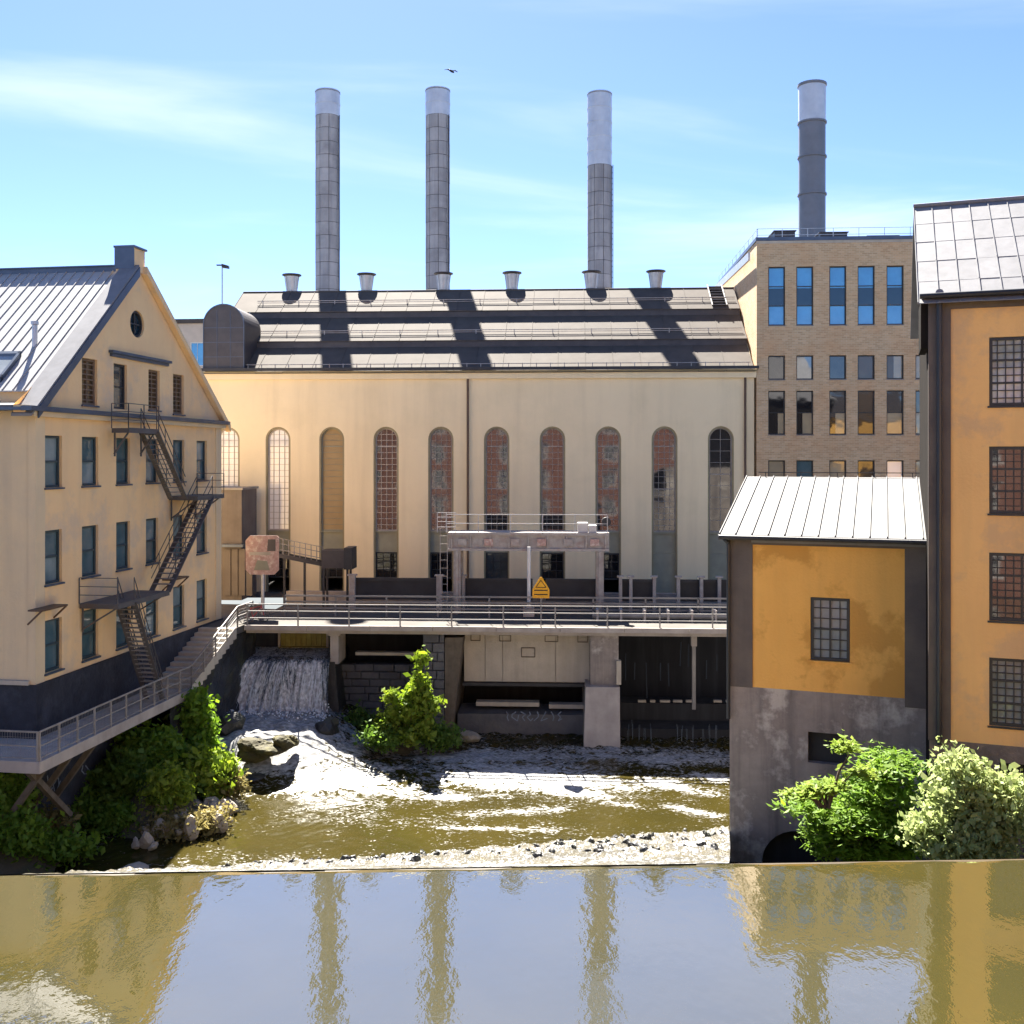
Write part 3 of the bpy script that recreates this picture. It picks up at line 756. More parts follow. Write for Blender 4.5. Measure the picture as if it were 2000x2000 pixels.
mb = MB(); u = 3.1; mb.tube((u, 2.1, fl_(u) - .1), (u, 2.1, fl_(u) + .85), .11).tube((u, 2.1, fl_(u) + .86), (u, 2.1, fl_(u) + 1.0), .16); mb.build('roof_pipe', m_galv, left)
sk = FL
x0, x1 = 1.2, 2.5
mb = MB()
for (xa, xb, ya, yb) in ((x0, x0 + .12, 2.3, 5.0), (x1 - .12, x1, 2.3, 5.0), (x0, x1, 2.3, 2.42), (x0, x1, 4.88, 5.0)):
    mb.hexa([(xa, ya, fl_(xa)), (xb, ya, fl_(xb)), (xb, yb, fl_(xb)), (xa, yb, fl_(xa))], [(xa, ya, fl_(xa) + .25), (xb, ya, fl_(xb) + .25), (xb, yb, fl_(xb) + .25), (xa, yb, fl_(xa) + .25)])
skl = mb.build('skylight', m_navy, left)
MB().hexa([(x0 + .1, 2.4, fl_(x0 + .1) + .1), (x1 - .1, 2.4, fl_(x1 - .1) + .1), (x1 - .1, 4.9, fl_(x1 - .1) + .1), (x0 + .1, 4.9, fl_(x0 + .1) + .1)], [(x0 + .1, 2.4, fl_(x0 + .1) + .15), (x1 - .1, 2.4, fl_(x1 - .1) + .15), (x1 - .1, 4.9, fl_(x1 - .1) + .15), (x0 + .1, 4.9, fl_(x0 + .1) + .15)]).build('pane', g_pale, skl)
# windows
for (k_, a, b, c, d), (t, i, j) in zip(opsL, spL):
    if t == 'w':
        window(left, a + .01, b - .01, c + .01, d - .01, .17, 1, 2, m_tframe, g_teal, fw=.09, mw=.08, each=True, mats=[g_teal, g_teal, g_teal2])
        MB().box(a - .06, b + .06, -.10, .12, c - .07, c - .003).build('sill', m_navy, left)
    elif t == 'a':
        if i == 1:
            w = window(left, a + .01, b - .01, c + .01, d - .01, .17, 1, 2, m_wframe, g_grey, fw=.09, mw=.05, name='attic_door')
        else:
            w = window(left, a + .01, b - .01, c + .01, d - .01, .17, 2, 9, m_louvre, g_brown, fw=.09, mw=.05, name='louvred_window')
            MB().box(a - .05, b + .05, -.08, .12, c - .07, c - .003).build('sill', m_navy, left)
    else:
        mb = MB(); 
        for k in range(20):
            t0, t1 = 2 * math.pi * k / 20, 2 * math.pi * (k + 1) / 20
            q = [(ru + r * math.cos(t), rz_ + r * math.sin(t)) for r, t in ((rr_ - .01, t0), (rr_ - .01, t1), (rr_ - .1, t1), (rr_ - .1, t0))]
            mb.hexa([(p[0], .08, p[1]) for p in q], [(p[0], .2, p[1]) for p in q])
        mb.box(ru - .03, ru + .03, .12, .18, rz_ - rr_ + .05, rz_ + rr_ - .05).box(ru - rr_ + .05, ru + rr_ - .05, .122, .178, rz_ - .03, rz_ + .03)
        w = mb.build('round_window', m_wframe, left)
        MB().prism([(ru + (rr_ - .02) * math.cos(2 * math.pi * k / 24), rz_ + (rr_ - .02) * math.sin(2 * math.pi * k / 24)) for k in range(24)], 'y', .19, .2).build('pane', g_bluedk, w)
# window hoods on the ground row
for p0, p1, py in ((78, 128, 1192), (336, 366, 1132)):
    a, b = FL.u(p0, -.5), FL.u(p1, -.5); z = FL.z(p0, py, -.5)
    MB().box(a, b, -.6, .0, z - .06, z).bar((b, -.55, z - .05), (b, 0, z - .55), .06).bar((a, -.55, z - .05), (a, 0, z - .55), .06).build('hood', m_brown, left)
MB().tube((.0, 1.6, LB), (-.02, 1.6, LC), .04).build('downpipe', m_beige, left)
MB().box(-.12, .02, 2.55, 2.8, 3.2, 3.42).build('wall_vent', m_dsteel, left)

# ------------------------------------------------------------------ fire escape (bolted to the gable, a thing of its own)
fe = FL.root('fire_escape', 'dark steel zigzag fire escape bolted to the peach gable', 'fire escape')
def platform(u0, u1, v0, v1, z, sides=('o',), rail=1.05):
    MB().box(u0, u1, v0, v1, z - .06, z).box(u0, u1, v0 - .03, v0, z - .2, z + .02).box(u0, u0 + .05, v0, v1, z - .2, z - .062).box(u1 - .05, u1, v0, v1, z - .2, z - .062).build('platform', m_escape, fe)
    for s in sides:
        p, q = {'o': ((u0, v0), (u1, v0)), 'l': ((u0, v0), (u0, v1)), 'r': ((u1, v0), (u1, v1))}[s]
        mb = MB(); n = max(1, int(((Vector(p) - Vector(q)).length) / 1.1))
        for k in range(n + 1):
            x = p[0] + (q[0] - p[0]) * k / n; y = p[1] + (q[1] - p[1]) * k / n
            mb.bar((x, y, z), (x, y, z + rail), .035)
        for hz in (.35, .7, rail): mb.bar((*p, z + hz), (*q, z + hz), .03)
        mb.build('railing', m_escape, fe)
    for x in (u0 + .2, u1 - .2):
        MB().bar((x, v0 + .1, z - .15), (x, v1, z - 1.1), .06).bar((x, v1 - .03, z - .1), (x, v1 - .03, z - 1.2), .06).build('bracket', m_escape, fe)
def flight(p0, p1, v0, v1):
    (u0, z0), (u1, z1) = p0, p1
    for v in (v0, v1): MB().bar((u0, v, z0 - .1), (u1, v, z1 - .1), .05, .24, up=(0, 1, 0)).build('stringer', m_escape, fe)
    n = int(abs(z0 - z1) / .21)
    st_ = MB().box(-.12, .12, v0, v1, -.02, .02).mesh('step', m_gsteel)
    for k in range(1, n):
        link_mesh('step', st_, fe, (u0 + (u1 - u0) * k / n, 0, z0 + (z1 - z0) * k / n))
    for v in (v0, v1):
        mb = MB()
        for hz in (.5, .95): mb.bar((u0, v, z0 + hz), (u1, v, z1 + hz), .03)
        for k in range(0, n + 1, 4):
            x = u0 + (u1 - u0) * k / n; z = z0 + (z1 - z0) * k / n; mb.bar((x, v, z), (x, v, z + .95), .03)
        mb.build('handrail', m_escape, fe)
zA = FL.z(250, 836, -1.2); uA0, uA1 = FL.u(218, -.43), FL.u(310, -1.2)
platform(uA0, uA1, -1.2, -.43, zA, ('o', 'l'))
uB0, uB1 = FL.u(330, -.06), FL.u(437, -1.5); zB = FL.z(400, 968, -1.5)
platform(uB0, uB1, -1.5, -.06, zB, ('r', ))
flight((FL.u(306, -1.2), zA), (FL.u(362, -1.2), zB), -1.2, -.45)
uC0, uC1 = FL.u(155, -.06), FL.u(330, -1.75); zC = FL.z(240, 1178, -1.75)
platform(uC0, uC1, -1.75, -.06, zC, ('l', ))
flight((FL.u(415, -1.5), zB), (FL.u(328, -1.5), zC), -1.5, -.7)
flight((FL.u(262, -1.75), zC), (FL.u(318, -1.75), .05), -1.75, -1.0)

# ------------------------------------------------------------------ small ochre building over the water
FS = Frame(1425, 38.0, R(-20), -0.6)
small = FS.root('ochre_powerhouse', 'small ochre building with grey corners and white sheet roof on concrete base', 'building')
SW = FS.u(1815) + .9; SE = FS.z(1428, 1040); SB = FS.z(1445, 1340); SDp = 7.5
wa, wb, wc, wd = FS.u(1583), FS.u(1660), FS.z(1583, 1289), FS.z(1583, 1166)
va, vb, vc, vd = FS.u(1578), FS.u(1655), FS.z(1578, 1489), FS.z(1578, 1429)
aa, ab, ad = FS.u(1487), FS.u(1640), FS.z(1550, 1622)
open_wall(0, SW, SB, SE, [('rect', wa, wb, wc, wd)], .2).build('wall', m_ochre, small)
open_wall(0, SW, 0, SB, [('rect', va, vb, vc, vd), ('arch', aa, ab, 0.0, ad)], .45).build('concrete_base', m_conc, small)
MB().box(va - .02, vb + .02, .3, .36, vc - .02, vd + .02).build('vent_panel', M('vent_dark', (.03, .032, .036), streak=.3), small)
MB().box(aa - .2, ab + .2, .46, 3.0, 0, ad + .2).build('tailrace_dark', m_black, small)  # black box painting in the dark inside the arch
MB().face((0, 0, 0), (0, SDp, 0), (0, SDp, SE), (0, 0, SE)).face((SW, 0, 0), (SW, SDp, 0), (SW, SDp, SE), (SW, 0, SE)).face((0, SDp, 0), (SW, SDp, 0), (SW, SDp, SE + 1.9), (0, SDp, SE + 1.9)).build('wall', m_conc, small)
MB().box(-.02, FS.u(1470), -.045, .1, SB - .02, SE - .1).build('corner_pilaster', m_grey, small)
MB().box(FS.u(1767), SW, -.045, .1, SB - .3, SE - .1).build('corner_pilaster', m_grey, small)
MB().box(-.03, SW, -.06, .1, SE - .42, SE - .10).build('fascia', m_grey, small)
MB().box(.8, SW, -.10, -.061, SE - .34, SE - .26).build('fascia_trim', m_zinc, small)
w = window(small, wa + .01, wb - .01, wc + .01, wd - .01, .1, 4, 6, m_wframe, g_grey, fw=.10, mw=.03, heavy=(3, ), vheavy=(2, ), each=True, mats=[g_sgrey])
MB().box(wa - .08, wb + .08, -.07, .05, wc - .06, wc - .002).build('sill', m_ochre, small)
RP = .249; npn = 14; pw2 = (SW + .35) / npn
mb = MB()
mb.hexa([(.01, -.45, SE + .02 - .45 * RP), (pw2 - .01, -.45, SE + .02 - .45 * RP), (pw2 - .01, SDp, SE + .02 + SDp * RP), (.01, SDp, SE + .02 + SDp * RP)], [(.01, -.45, SE + .07 - .45 * RP), (pw2 - .01, -.45, SE + .07 - .45 * RP), (pw2 - .01, SDp, SE + .07 + SDp * RP), (.01, SDp, SE + .07 + SDp * RP)])
mb.hexa([(-.022, -.45, SE + .02 - .45 * RP), (.01, -.45, SE + .02 - .45 * RP), (.01, SDp, SE + .02 + SDp * RP), (-.022, SDp, SE + .02 + SDp * RP)], [(-.022, -.45, SE + .13 - .45 * RP), (.01, -.45, SE + .13 - .45 * RP), (.01, SDp, SE + .13 + SDp * RP), (-.022, SDp, SE + .13 + SDp * RP)])
pm = mb.mesh('roof_panel', m_white_sheet)
for k in range(npn): link_mesh('roof_panel', pm, small, (-.3 + k * pw2, 0, random.uniform(-.004, .004)))
MB().tube((-.32, -.52, SE - .14), (SW, -.52, SE - .14), .085).build('gutter', m_dsteel, small)
MB().box(-.36, -.302, -.5, SDp, SE - .25, SE - .05).build('verge_board', m_zinc, small)
MB().tube((-.02, -.16, SB - 1.2), (-.02, -.16, SE - .35), .07).bar((-.02, -.16, SE - .36), (-.1, -.5, SE - .2), .13).build('downpipe', m_pipe, small)
mb = MB(); k = .5
while k < SW: mb.bar((k, SDp, SE + 1.8), (k, SDp, SE + 2.15), .03); k += 1.5
mb.bar((.2, SDp, SE + 2.13), (SW, SDp, SE + 2.13), .035); mb.build('roof_rail', m_dsteel, small)

# ------------------------------------------------------------------ right-hand ochre building
FR = Frame(1815, 33.0, R(-20), 2.0)
right = FR.root('ochre_mill', 'tall ochre mill building with many-paned windows cut by the right edge', 'building')
RW = 9.0; RE = FR.z(1815, 582); RB = FR.z(1858, 1447); RDp = 9.8
rowy = [(659, 793), (872, 1003), (1079, 1212), (1284, 1417)]
x0 = FR.u(1932)
opsR = []
for (y0, y1) in rowy:
    for k in range(2): opsR.append(('rect', x0 + k * 3.6, x0 + 1.9 + k * 3.6, FR.z(1932, y1), FR.z(1932, y0)))
open_wall(0, RW, RB, RE, opsR, .2).build('wall', m_ochre2, right)
rgz = FR.z(1960, 1490)
open_wall(0, RW, 0, RB, [('rect', FR.u(1952), FR.u(1952) + 1.9, rgz - 1.3, rgz), ], .5).build('stone_base', M('base_stone', (.22, .18, .155), (.13, .11, .10), ns=1.4, c3=(.3, .25, .2), ns3=1.0, amt3=.5, bump=.9, bs=6, streak=.4), right)
MB().box(FR.u(1952) - .1, FR.u(1952) + 2.0, .4, .45, rgz - 1.4, rgz + .1).build('base_opening', m_black, right)  # black sheet painting in the dark behind the opening
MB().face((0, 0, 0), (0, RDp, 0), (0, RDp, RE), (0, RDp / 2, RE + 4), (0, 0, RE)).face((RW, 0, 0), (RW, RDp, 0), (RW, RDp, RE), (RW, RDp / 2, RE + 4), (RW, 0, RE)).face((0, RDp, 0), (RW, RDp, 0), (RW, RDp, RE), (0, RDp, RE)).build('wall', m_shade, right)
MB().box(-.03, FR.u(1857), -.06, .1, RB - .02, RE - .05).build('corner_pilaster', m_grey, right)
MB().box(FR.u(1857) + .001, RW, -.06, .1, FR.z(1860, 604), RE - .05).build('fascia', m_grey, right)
MB().box(-.25, RW, -.32, .1, RE - .05, RE + .08).build('eave', m_grey, right)
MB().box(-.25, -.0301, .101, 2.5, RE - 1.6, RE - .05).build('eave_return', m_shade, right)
pu = FR.u(1834)
MB().tube((pu, -.18, RB - .1), (pu, -.18, RE - .0), .085).build('downpipe', m_pipe, right)
MB().tube((-.3, -.46, RE + .0), (RW, -.46, RE + .0), .09).build('gutter', m_pipe, right)
for n_, (k_, a, b, c, d) in enumerate(opsR):
    first = n_ % 2 == 0
    mats = [[g_sky], [g_hall], [g_hall], [g_sgrey]][n_ // 2]
    window(right, a + .01, b - .01, c + .01, d - .01, .1, 8, 9, m_wframe, g_hall, fw=.09, mw=.028, heavy=(3, 6), vheavy=(4, ), each=first, mats=mats)
    MB().box(a - .05, b + .05, -.05, .05, c - .06, c - .002).build('sill', m_wframe, right)
# sheet roof in staggered panels
PR = .80; nrow = 5; run = 4.9 + .45
slen = run / nrow; pwid = .62
mb = MB()
for k in range(1):
    mb.hexa([(.008, 0, 0), (pwid - .008, 0, 0), (pwid - .008, slen + .05, (slen + .05) * PR), (.008, slen + .05, (slen + .05) * PR)], [(.008, 0, .026), (pwid - .008, 0, .026), (pwid - .008, slen + .05, (slen + .05) * PR + .012), (.008, slen + .05, (slen + .05) * PR + .012)])
    mb.hexa([(-.012, 0, 0), (.012, 0, 0), (.012, slen, slen * PR), (-.012, slen, slen * PR)], [(-.012, 0, .06), (.012, 0, .06), (.012, slen, slen * PR + .06), (-.012, slen, slen * PR + .06)])
pm = mb.mesh('roof_panel', m_zinc)
for q in range(nrow):
    for k in range(15):
        v = -.45 + q * slen
        link_mesh('roof_panel', pm, right, (-.35 + k * pwid + (.31 if q % 2 else 0) * 0, v, RE + .12 + v * PR + random.uniform(-.006, .006)), (0, R(random.uniform(-.25, .25)), 0))
MB().hexa([(-.35, 4.9, RE + .1 + 4.9 * PR), (RW, 4.9, RE + .1 + 4.9 * PR), (RW, 10.2, RE - .2), (-.35, 10.2, RE - .2)], [(-.35, 4.9, RE + .18 + 4.9 * PR), (RW, 4.9, RE + .18 + 4.9 * PR), (RW, 10.2, RE - .1), (-.35, 10.2, RE - .1)]).build('roof_back_slope', m_zinc, right)
MB().tube((-.36, 4.92, RE + .2 + 4.9 * PR), (RW, 4.92, RE + .2 + 4.9 * PR), .08).build('ridge_roll', m_zinc, right)
MB().tube((pu, -.2, RE + .0), (pu, -.42, RE + .12), .12).build('hopper', m_zinc, right)

# ------------------------------------------------------------------ building on the camera's bank (seen mirrored in the hall windows)
FK = Frame(1000, 1.0, 0.0, 6.8)
rear = empty('red_brick_mill', (0, -4.0, 6.8), 0, 'red brick mill mirrored in the arched hall windows', 'building')
opsK = []
for r_ in range(4):
    for c_ in range(10):
        x = -28 + c_ * 4.6; opsK.append(('rect', x, x + 1.8, 1.5 + r_ * 3.6, 3.9 + r_ * 3.6))
mk = open_wall(-30, 17, 0, 15.5, opsK, -.2)
mk.build('wall', m_redbrick, rear)
MB().box(-30, 17, -12, -.3, 0, 15.5).build('building_core', m_redbrick, rear)
MB().prism([(-12.5, 15.5), (.4, 15.5), (-6, 19.5)], 'x', -30.3, 17.3).build('roof', m_dsheet, rear)
for (k_, a, b, c, d) in opsK: window(rear, a, b, c, d, -.12, 2, 4, m_paintW, m_pipe, fw=.1, mw=.06, dp=-.06)
FO = empty('ochre_side_mill', (17.6, -4.0, 6.8), 0, 'ochre mill mirrored in the rightmost hall window', 'building')
opsO = [('rect', 2 + c_ * 4.4, 4 + c_ * 4.4, 1.5 + r_ * 3.8, 4.1 + r_ * 3.8) for r_ in range(3) for c_ in range(5)]
open_wall(0, 26, 0, 14, opsO, -.2).build('wall', m_ochre, FO)
MB().box(0, 26, -12, -.3, 0, 14).build('building_core', m_ochre, FO)
MB().prism([(-12.5, 14), (.4, 14), (-6, 18)], 'x', -.3, 26.3).build('roof', m_dsheet, FO)
for (k_, a, b, c, d) in opsO: window(FO, a, b, c, d, -.12, 2, 4, m_wframe, m_pipe, fw=.1, mw=.06, dp=-.06)

# ------------------------------------------------------------------ far building and lamp behind the hall's left end
p = at(352, 640, 120)
far = empty('pale_far_building', (p.x, 120, G), R(-6), 'pale far building with blue windows between gable and hall', 'building')
fz = CAMZ + (HOR - 632) * 120 / FOC - G
opsF = [('rect', a, a + 1.7, fz - 5.0 - k * 3.6, fz - 2.2 - k * 3.6) for k in range(3) for a in (-1.2, 1.2, -3.6)]
open_wall(-8, 3.4, 0, fz, opsF, .2).build('wall', M('far_wall', (.62, .52, .42)), far)
MB().box(-8, 3.4, .25, 9, 0, fz).build('building_core', M('far_wall', (.62, .52, .42)), far)
MB().box(-8.2, 3.6, -.3, 9.2, fz + .002, fz + .5).build('roof', m_hroof, far)
for (k_, a, b, c, d) in opsF: window(far, a, b, c, d, .12, 2, 1, m_paintW, g_blue, fw=.12)
p = at(434, 520, 78); lz = p.z
lamp = empty('floodlight_pole', (p.x, 78, G), 0, 'slim floodlight pole rising behind the barrel dormer', 'lamp')
MB().tube((0, 0, 0), (0, 0, lz - G), .09, .05).build('pole', m_galv, lamp)
MB().box(-.42, .1, -.09, .09, lz - G + .04, lz - G + .12).build('arm', m_dsteel, lamp)
MB().hexa([(.0, -.2, lz - G - .1), (.5, -.2, lz - G - .18), (.5, .2, lz - G - .18), (.0, .2, lz - G - .1)], [(.0, -.2, lz - G + .16), (.5, -.2, lz - G + .02), (.5, .2, lz - G + .02), (.0, .2, lz - G + .16)]).build('lamp_head', m_dsteel, lamp)
# brown annexe in the gap between mill and hall
FA = Frame(380, 63.0, R(-3.23), 7.22)
ann = FA.root('brown_annexe', 'low brown annexe block squeezed between peach mill and hall', 'building')
ax = FA.u(472); az = FA.z(440, 957)
MB().box(-2, ax, 0, 3.0, 0, az).build('wall', m_brownwall, ann)
MB().box(-2, ax + .1, -.1, 3.1, az + .002, az + .14).build('roof', m_gsteel, ann)
a2 = FA.u(435, -.0)
MB().box(a2, ax + .25, -.55, -.02, FA.z(440, 1067), FA.z(440, 1062)).build('canopy', m_navy, ann)
for k in range(4):
    xx = a2 + .15 + k * .45; MB().box(xx, xx + .36, -.08, -.004, .3, FA.z(440, 1072)).build('door_leaf', m_brownwall, ann)
POOL = 1.0
# ------------------------------------------------------------------ dam bridge
FD = Frame(490, 53.2, R(-2.8), 7.25)
bridge = FD.root('dam_bridge', 'low concrete dam bridge with pale deck and steel railings in front of the hall', 'bridge')
dz_ = lambda px, py, v=0.0: FD.z(px, py, v)
du0, du1 = FD.u(478), FD.u(1425) + 4.5
MB().box(du0, du1, 0.0, 11.5, -.18, 0.0).build('deck', m_pave, bridge)
npl = 9; lw = (du1 - du0) / npl
fm = MB().box(.015, lw - .015, -.16, -.002, -.20, .04).mesh('edge_panel', m_concp)
for k in range(npl): link_mesh('edge_panel', fm, bridge, (du0 + k * lw, 0, random.uniform(-.006, .006)))
MB().box(du0, du1, .25, .6, -.42, -.185).box(du0, du1, 2.6, 3.0, -.40, -.185).build('edge_beam', m_concp, bridge)
def rail_run(parent, pts, h, post, rails, mat, pr=.045, rr=.04, name='railing', every=None):
    """railing along a polyline: each post its own part, rails joined"""
    mb = MB()
    for (p, q) in zip(pts[:-1], pts[1:]):
        p, q = Vector(p), Vector(q)
        for hz in rails: mb.bar(p + Vector((0, 0, hz)), q + Vector((0, 0, hz)), rr)
    ro = mb.build(name, mat, parent)
    for (p, q) in zip(pts[:-1], pts[1:]):
        p, q = Vector(p), Vector(q); n = max(1, round((q - p).length / post))
        for k in range(n + 1):
            c = p.lerp(q, k / n)
            MB().box(-pr / 2, pr / 2, -pr / 2, pr / 2, 0, h).build('post', mat, ro).location = c
    return ro
rail_run(bridge, [(du0 + .1, .12, 0), (du1, .12, 0)], 1.1, 2.75, (.38, .74, 1.1), m_gsteel, pr=.07, rr=.05)
rail_run(bridge, [(du0 + 1.2, 3.3, 0), (du1, 3.3, 0)], 1.15, 2.9, (.45, .8, 1.12), m_gsteel, pr=.09, rr=.09)
# service pipe along the walkway on the right half
MB().tube((FD.u(1160), 2.4, .28), (du1, 2.4, .28), .16, n=10).tube((FD.u(1160), 2.75, .22), (du1, 2.75, .22), .12, n=10).build('service_pipe', m_gsteel, bridge)
for k in range(7):
    x = FD.u(1170) + k * 1.25; MB().box(x - .06, x + .06, 2.2, 3.0, .001, .62).build('pipe_support', m_rsteel, bridge)
# upstream steel stop-log beams in the hall's shade
for p0, p1 in ((690, 862), (903, 1040), (1066, 1168), (1215, 1276), (1322, 1440)):
    a, b = FD.u(p0, 6.2), FD.u(p1, 6.2)
    MB().box(a, b, 6.2, 6.5, .55, 1.75).box(a, b, 6.05, 6.199, 1.62, 1.8).box(a, b, 6.05, 6.199, .56, .7).build('stop_log_beam', m_dsteel, bridge)
for px in (688, 858, 905, 1170, 1212, 1232, 1278, 1325, 1370, 1405):
    u = FD.u(px, 5.8); w = .16 if px in (688, 858) else .09
    MB().box(u - w, u + w, 5.7, 6.04, 0.001, 1.95).box(u - w - .1, u + w + .1, 5.65, 6.04, 1.952, 2.03).build('guide_post', m_rsteel, bridge)
MB().box(du0, du1, 8.0, 8.25, 0.001, .75).build('parapet', m_concp, bridge)

# ------------------------------------------------------------------ gantry over the sluice
gv = 4.6
gan = FD.root('sluice_gantry', 'rusty grey steel gantry frame with top railing over the middle sluice', 'gantry')
g0, g1 = FD.u(893, gv), FD.u(1172, gv); gzb, gzt = dz_(1030, 1076, gv), dz_(1030, 1040, gv)
for x in (g0, g1):
    for v in (gv, gv + 1.5):
        MB().box(x - .2, x + .2, v - .06, v + .06, 0.001, gzb).box(x - .07, x + .07, v - .2, v + .2, 0.002, gzb - .002).build('leg', m_rsteel, gan)
for v in (gv, gv + 1.5):
    mb = MB().box(g0 - .5, g1 + .5, v - .14, v + .14, gzt - .16, gzt).box(g0 - .5, g1 + .5, v - .14, v + .14, gzb, gzb + .14).box(g0 - .5, g1 + .5, v - .02, v + .02, gzb + .141, gzt - .161)
    n = 9
    for k in range(n):
        x = g0 - .3 + (g1 - g0 + .6) * k / (n - 1); mb.box(x - .04, x + .04, v - .13, v + .13, gzb + .142, gzt - .162)
    mb.build('girder', m_rsteel, gan)
for k in range(6):
    x = g0 + .3 + (g1 - g0 - .6) * k / 5
    MB().box(x - .25, x + .25, gv - .17, gv - .145, gzb + .3, gzt - .35).build('stiffener_plate', m_pink if k % 2 else m_rsteel, gan)
MB().box(g0 - .5, g1 + .5, gv + .15, gv + 1.35, gzt - .1, gzt - .02).build('platform', m_rsteel, gan)
rail_run(gan, [(g0 - .6, gv - .1, gzt), (g1 + .4, gv - .1, gzt)], 1.0, 1.9, (.5, 1.0), m_galv, pr=.04, rr=.03)
rail_run(gan, [(g0 - 1.1, gv - .15, gzt), (g0 - .1, gv - .15, gzt)], 1.1, .5, (.3, .6, .85, 1.1), m_galv, pr=.04, rr=.03)
for (a, b, h) in ((1128, 1148, .55), (1150, 1165, .4)):
    MB().box(FD.u(a, gv), FD.u(b, gv), gv, gv + .6, gzt + .001, gzt + h).build('gearbox', m_galv, gan)
MB().tube((g1 + .35, gv, gzt + .6), (g1 + .35, gv + .3, gzt + .6), .26, n=12).build('floodlight', m_dsteel, gan)
# ladder at the left post
mb = MB()
for s in (-.55, -.95): mb.bar((g0 + s, gv - .05, 0), (g0 + s, gv - .05, gzt + .2), .035)
z = .3
while z < gzt: mb.bar((g0 - .95, gv - .05, z), (g0 - .55, gv - .05, z), .025); z += .45
mb.build('ladder', m_rsteel, gan)
u = FD.u(1033, 3.9)
lp = FD.world(u, 3.9, 0)
wr = empty('lifting_rod', lp, FD.ang, 'white vertical lifting rod under the gantry beam', 'rod')
MB().tube((0, 0, 0.03), (0, 0, dz_(1033, 1068, 3.9)), .10).build('rod', m_paintW, wr)
MB().box(-.3, .3, -.25, .25, 0.001, .5).box(-.12, .12, -.12, .12, .502, .8).build('base_gear', m_galv, wr)

# ------------------------------------------------------------------ signs and small things on the deck
def sign(px0, px1, py0, py1, v, name, label, cat):
    a, b = FD.u(px0, v), FD.u(px1, v); c, d = dz_(px0, py1, v), dz_(px0, py0, v)
    p = FD.world((a + b) / 2, v, 0)
    return empty(name, p, FD.ang, label, cat), (b - a) / 2, c, d
r, w, c, d = sign(1040, 1073, 1127, 1168, 0.02, 'warning_sign', 'small yellow warning sign with pointed top on the bridge railing', 'sign')
mid = c + (d - c) * .40
MB().prism([(-w, c), (w, c), (w, mid), (w * .95, mid + .05), (.05, d), (-.05, d), (-w * .95, mid + .05), (-w, mid)], 'y', -.03, 0.0).build('plate', m_yellow, r)
for z in (mid - .02, c + (mid - c) * .45): MB().box(-w * .8, w * .8, -.036, -.031, z - .035, z + .02).build('ink_line', m_signink, r)
tri = [(-w * .62, mid + .12), (w * .62, mid + .12), (0, d - .16)]
mb = MB()
for k in range(3):
    p, q = tri[k], tri[(k + 1) % 3]; mb.bar((p[0], -.034, p[1]), (q[0], -.034, q[1]), .035, .01, up=(0, 1, 0))
mb.build('ink_triangle', m_signink, r)
MB().bar((0, .03, 0.01), (0, .03, d - .3), .05).build('post', m_gsteel, r)
r, w, c, d = sign(480, 545, 1046, 1122, 3.5, 'notice_board', 'faded pinkish octagonal board on a post at the bridge\'s left end', 'sign')
k = w * .28
MB().prism([(-w + k, c), (w - k, c), (w, c + k), (w, d - k * .4), (w - k * .4, d), (-w + k, d), (-w, d - k), (-w, c + k)], 'y', -.04, 0.0).build('board', m_pink, r)
MB().box(-w * .75, w * .5, -.055, -.041, c + (d - c) * .50, c + (d - c) * .58).build('pale_stripe', m_concl, r)
MB().prism([(-w * .5, c + .25), (w * .45, c + .25), (w * .3, c + .75), (-w * .3, c + .8)], 'y', -.052, -.041).build('print_patch', m_panel, r)
MB().prism([(w * .3, d - .85), (w * .8, d - .85), (w * .8, d - .2), (w * .35, d - .2)], 'y', -.052, -.041).build('print_patch', m_brownwall, r)
MB().tube((0, .08, 0.01), (0, .08, d - .3), .1).build('post', m_galv, r)
# rake machine in the hall's shade
rv = 6.0
rk = FD.root('trash_rake_machine', 'dark steel trash rake machine with sloping railed ramp before the hall', 'machine')
a, b = FD.u(628, rv), FD.u(688, rv)
MB().box(a, b - .5, rv, rv + 1.2, dz_(640, 1110, rv), dz_(640, 1075, rv)).build('cabinet', m_dsheet, rk)
MB().box(b - .48, b, rv - .1, rv + 1.3, dz_(640, 1112, rv), dz_(640, 1070, rv)).build('end_plate', m_dsteel, rk)
for x in (a + .1, b - .3):
    for v in (rv + .1, rv + 1.0): MB().bar((x, v, 0.001), (x, v, dz_(640, 1110, rv)), .12).build('leg', m_dsteel, rk)
x0r, x1r = FD.u(540, rv), a
z0r, z1r = dz_(540, 1085, rv), dz_(630, 1103, rv)
MB().bar((x0r, rv + .2, z0r), (x1r, rv + .2, z1r), .1, .22).bar((x0r, rv + 1.0, z0r), (x1r, rv + 1.0, z1r), .1, .22).build('ramp_beam', m_dsteel, rk)
mb = MB()
for k in range(9):
    t = k / 8; x = x0r + (x1r - x0r) * t; z = z0r + (z1r - z0r) * t
    mb.bar((x, rv + .2, z), (x, rv + .2, z + 1.0), .04)
for h in (.35, .7, 1.0): mb.bar((x0r, rv + .2, z0r + h), (x1r, rv + .2, z1r + h), .035)
mb.build('ramp_railing', m_gsteel, rk)
for px in (550, 590): MB().bar((FD.u(px, rv), rv + .6, 0.001), (FD.u(px, rv), rv + .6, z0r - .2), .12).build('leg', m_dsteel, rk)
